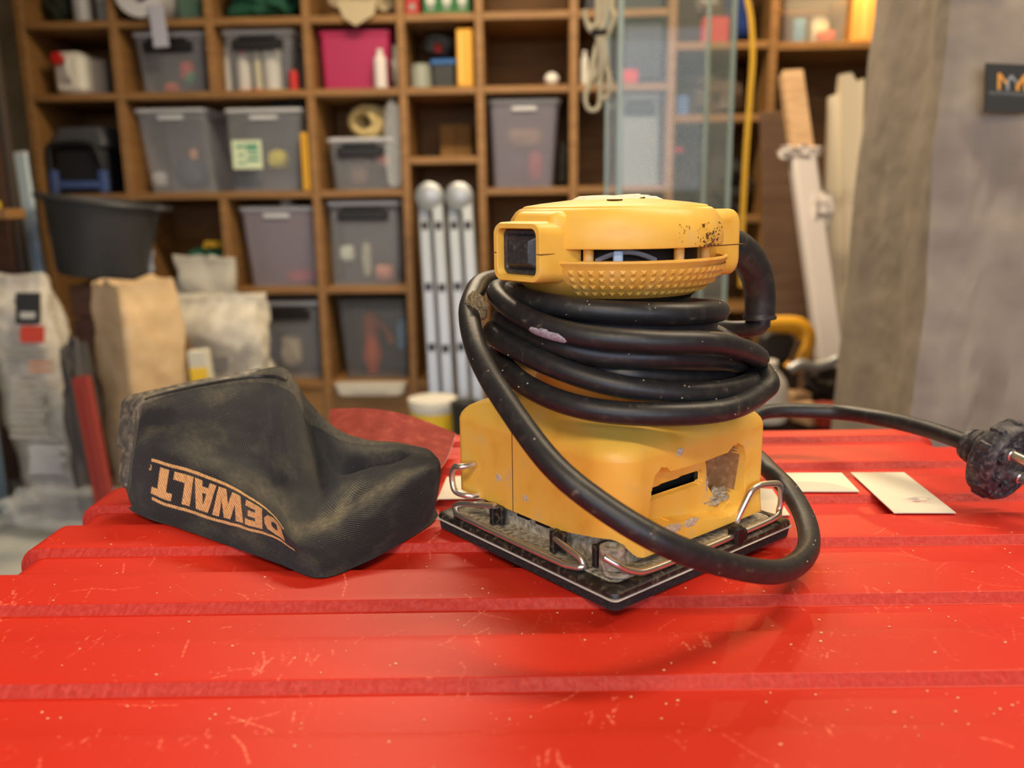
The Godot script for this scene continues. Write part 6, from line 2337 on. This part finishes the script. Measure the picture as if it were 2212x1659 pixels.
func left_side() -> void:
	# brown cupboard side and its ledge at the left margin
	var z := 2.9
	var e := at(40, 300, z)
	var t := thing("cupboard", "dark brown cupboard cut by the left frame edge", "cupboard", Transform3D(Basis(), Vector3(e.x - 0.275, 0, e.z + 0.06)))
	var s := shape()
	add_box(s, Vector3(0, 1.0, 0), Vector3(0.5, 2.0, 0.05), 0.004)
	part("body", t, s, M.wood_dark)
	s = shape()
	add_box(s, Vector3(0.262, 1.0, -0.01), Vector3(0.022, 2.0, 0.03), 0.003)
	part("side_strip", t, s, mat(c8(62, 52, 44), 0.7))
	var le := at(14, 456, 2.6)
	s = shape()
	t = thing("wall_ledge", "brown wooden ledge with a yellow strip at far left", "ledge", Transform3D(Basis(), Vector3(le.x - 0.1, le.y, le.z)))
	add_box(s, Vector3(0, -0.008, 0), Vector3(0.26, 0.03, 0.10), 0.002)
	part("board", t, s, M.wood)
	s = shape()
	add_box(s, Vector3(-0.02, 0.019, 0.03), Vector3(0.24, 0.024, 0.02), 0.003)
	part("yellow_strip", t, s, mat(c8(190, 160, 30), 0.5))
	s = shape()
	add_box(s, Vector3(-0.06, -0.023 - (le.y - 0.023) * 0.5, -0.02), Vector3(0.05, le.y - 0.024, 0.05), 0.003)
	part("post", t, s, M.wood_dark)
	# pale board leaning
	z = 3.05
	var a := at(44, 332, z)
	var b := at(84, 600, z + 0.02)
	var dir := (a - b).normalized()
	b = a - dir * (a.y / dir.y)
	t = thing("white_batten", "pale bluish batten leaning left of the black tub", "batten", Transform3D(Basis(), b))
	s = shape()
	add_beam(s, dir * 0.004, a - b, px(26, z), 0.02, Vector3.RIGHT, 0.003)
	part("batten", t, s, mat(c8(186, 206, 220), 0.5))
	s = shape()
	add_beam(s, (a - b) * 0.995, (a - b) * 1.004, px(28, z), 0.022, Vector3.RIGHT, 0.001)
	part("end_cap", t, s, mat(c8(206, 214, 220), 0.5))
	# black mortar tub on a crate
	z = 2.95
	var p := at(200, 612, z)
	stand("wooden_crate", "dark crate under the black mortar tub", "crate", Vector3(p.x + 0.05, 0, p.z - 0.12), Vector3(0.24, p.y, 0.30), M.wood_dark)
	t = thing("mortar_tub", "large black mortar tub tilted on the crate at left", "tub", Transform3D(Basis(Vector3.BACK, deg_to_rad(-7.0)), Vector3(p.x - 0.01, p.y + 0.022, p.z - 0.1)))
	var h := px(165, z)
	var rt := px(121, z)
	s = shape()
	add_lathe(s, [[rt * 0.72, 0.0], [rt * 0.76, 0.012], [rt * 0.96, h * 0.93], [rt * 1.03, h * 0.94], [rt * 1.05, h * 0.97], [rt * 1.03, h], [rt * 0.94, h], [rt * 0.90, h * 0.9], [rt * 0.7, 0.03]], 48)
	part("tub", t, s, mat(c8(48, 50, 52), 0.5))
	for k in [-1, 1]:
		s = shape()
		add_tube(s, smooth_path([Vector3(rt * 1.0 * k, h * 0.95, -0.05), Vector3(rt * 1.16 * k, h * 0.97, -0.03), Vector3(rt * 1.16 * k, h * 0.97, 0.03), Vector3(rt * 1.0 * k, h * 0.95, 0.05)], 0.01), 0.008, 8)
		part("handle", t, s, mat(c8(44, 46, 48), 0.5))
	# sacks
	var cs := sack("cement_sack", "white printed cement sack with black and red label at left", 0, 150, 596, 2.78, 0.16, M.paper_sack, 3, true, -0.09, 0.0, 0.022)
	var zz := 2.76
	print_block(cs, "black_label", 34, 88, 632, 700, zz, c8(40, 40, 44))
	print_block(cs, "red_label", 44, 96, 704, 740, zz, c8(196, 66, 48))
	print_block(cs, "label_lettering", 44, 76, 674, 688, zz - 0.006, c8(190, 190, 184))
	print_block(cs, "printed_lines", 10, 112, 752, 780, zz, c8(150, 148, 142), 3)
	print_block(cs, "printed_lines", 62, 118, 778, 808, zz, c8(206, 150, 120), 2)
	print_block(cs, "printed_lines", 22, 118, 820, 950, zz, c8(182, 178, 168), 9)
	print_block(cs, "printed_lines", 64, 152, 962, 1024, zz - 0.03, c8(226, 226, 220), 5)
	sack("kraft_sack", "tall plain brown kraft paper sack left of centre", 176, 362, 612, 2.62, 0.24, M.kraft, 5, true, 0.0, 1.02, 0.016)
	var ps := sack("paper_sack", "pale printed paper sack between kraft sack and bins", 372, 560, 640, 3.08, 0.18, M.paper_sack, 8, true)
	print_block(ps, "printed_lines", 486, 548, 686, 730, 3.07, c8(112, 110, 104), 4)
	print_block(ps, "printed_lines", 500, 556, 738, 800, 3.07, c8(150, 148, 142), 6)
	print_block(ps, "dark_print", 430, 494, 690, 800, 3.075, c8(110, 108, 112))
	sack("grey_paper_sack", "taller grey paper sack standing behind the printed one", 376, 508, 556, 3.32, 0.10, mat(c8(176, 172, 160), 0.8), 9, true)
	# slim yellow and white box before the printed sack
	var q := at(454, 820, 2.80)
	t = thing("slim_carton", "slim white and yellow carton before the printed sack", "carton", Transform3D(Basis(Vector3.BACK, 0.06), Vector3(q.x, 0.0, q.z)))
	var sh_ := at(452, 748, 2.85).y
	s = shape()
	add_box(s, Vector3(0, sh_ * 0.5 + 0.004, 0), Vector3(px(38, 2.85), sh_ - 0.006, 0.05), 0.003)
	part("carton", t, s, mat(c8(206, 204, 188), 0.6))
	s = shape()
	add_box(s, Vector3(0, sh_ - px(58, 2.85), 0.0255), Vector3(px(37, 2.85), px(46, 2.85), 0.002), 0.0005)
	part("yellow_panel", t, s, mat(c8(236, 196, 50), 0.6))
	# red bar, grey tarp, film on the floor
	a = at(176, 815, 2.5)
	b = at(206, 975, 2.46)
	dir = (a - b).normalized()
	b = a - dir * (a.y / dir.y)
	t = thing("red_bar", "red bar leaning between cement sack and kraft sack", "bar", Transform3D(Basis(), b))
	s = shape()
	add_beam(s, dir * 0.006, a - b, px(36, 2.5), 0.03, Vector3.RIGHT, 0.004)
	part("bar", t, s, mat(c8(132, 38, 28), 0.7))
	s = shape()
	add_beam(s, (a - b) * 0.06, (a - b) * 0.94, px(10, 2.5), 0.034, Vector3.RIGHT, 0.003)
	part("rib", t, s, mat(c8(120, 34, 26), 0.7))
	var g := at(166, 800, 2.60)
	s = shape()
	add_lump(s, Vector3(0, 0.27, 0), Vector3(0.085, 0.54, 0.10), 0.22, 71, 22, 0.5)
	var o := part("dark_tarp", self, s, mat(c8(74, 70, 68), 0.8), 60.0)
	o.position = Vector3(g.x, 0.002, g.z)
	tag(o, "crumpled dark grey tarp standing behind the red bar", "tarp")
	g = at(130, 1030, 2.58)
	s = shape()
	add_lump(s, Vector3(0.02, 0.06, 0), Vector3(0.36, 0.11, 0.16), 0.3, 72, 24, 0.4)
	o = part("plastic_film", self, s, M.film, 40.0)
	o.position = Vector3(g.x, 0.002, g.z)
	tag(o, "crumpled clear plastic film on the floor round the cement sack", "plastic film")
	g = at(12, 930, 2.75)
	s = shape()
	add_box(s, Vector3(0, 0.15, 0), Vector3(0.05, 0.30, 0.10), 0.01)
	o = part("blue_canister", self, s, mat(c8(96, 120, 140), 0.5))
	o.position = Vector3(g.x - 0.01, 0.001, g.z + 0.1)
	tag(o, "dull blue canister at the lower left frame edge", "canister")
	# brown clutter between the sacks
	g = at(390, 700, 2.86)
	s = shape()
	add_lump(s, Vector3(0, 0.26, 0), Vector3(0.055, 0.52, 0.07), 0.2, 73, 20, 0.6)
	o = part("brown_bag", self, s, mat(c8(112, 88, 62), 0.8), 60.0)
	o.position = Vector3(g.x, 0.002, g.z)
	tag(o, "brown paper bag wedged between kraft sack and printed sack", "bag")
	g = at(292, 560, 3.25)
	s = shape()
	add_lump(s, Vector3(0, 0, 0), Vector3(0.12, 0.14, 0.1), 0.3, 74, 16, 0.3)
	o = part("clear_bag", self, s, mat(c8(150, 164, 186), 0.4), 60.0)
	o.position = g
	tag(o, "small bluish plastic bag on the shelf right of the black tub", "bag")
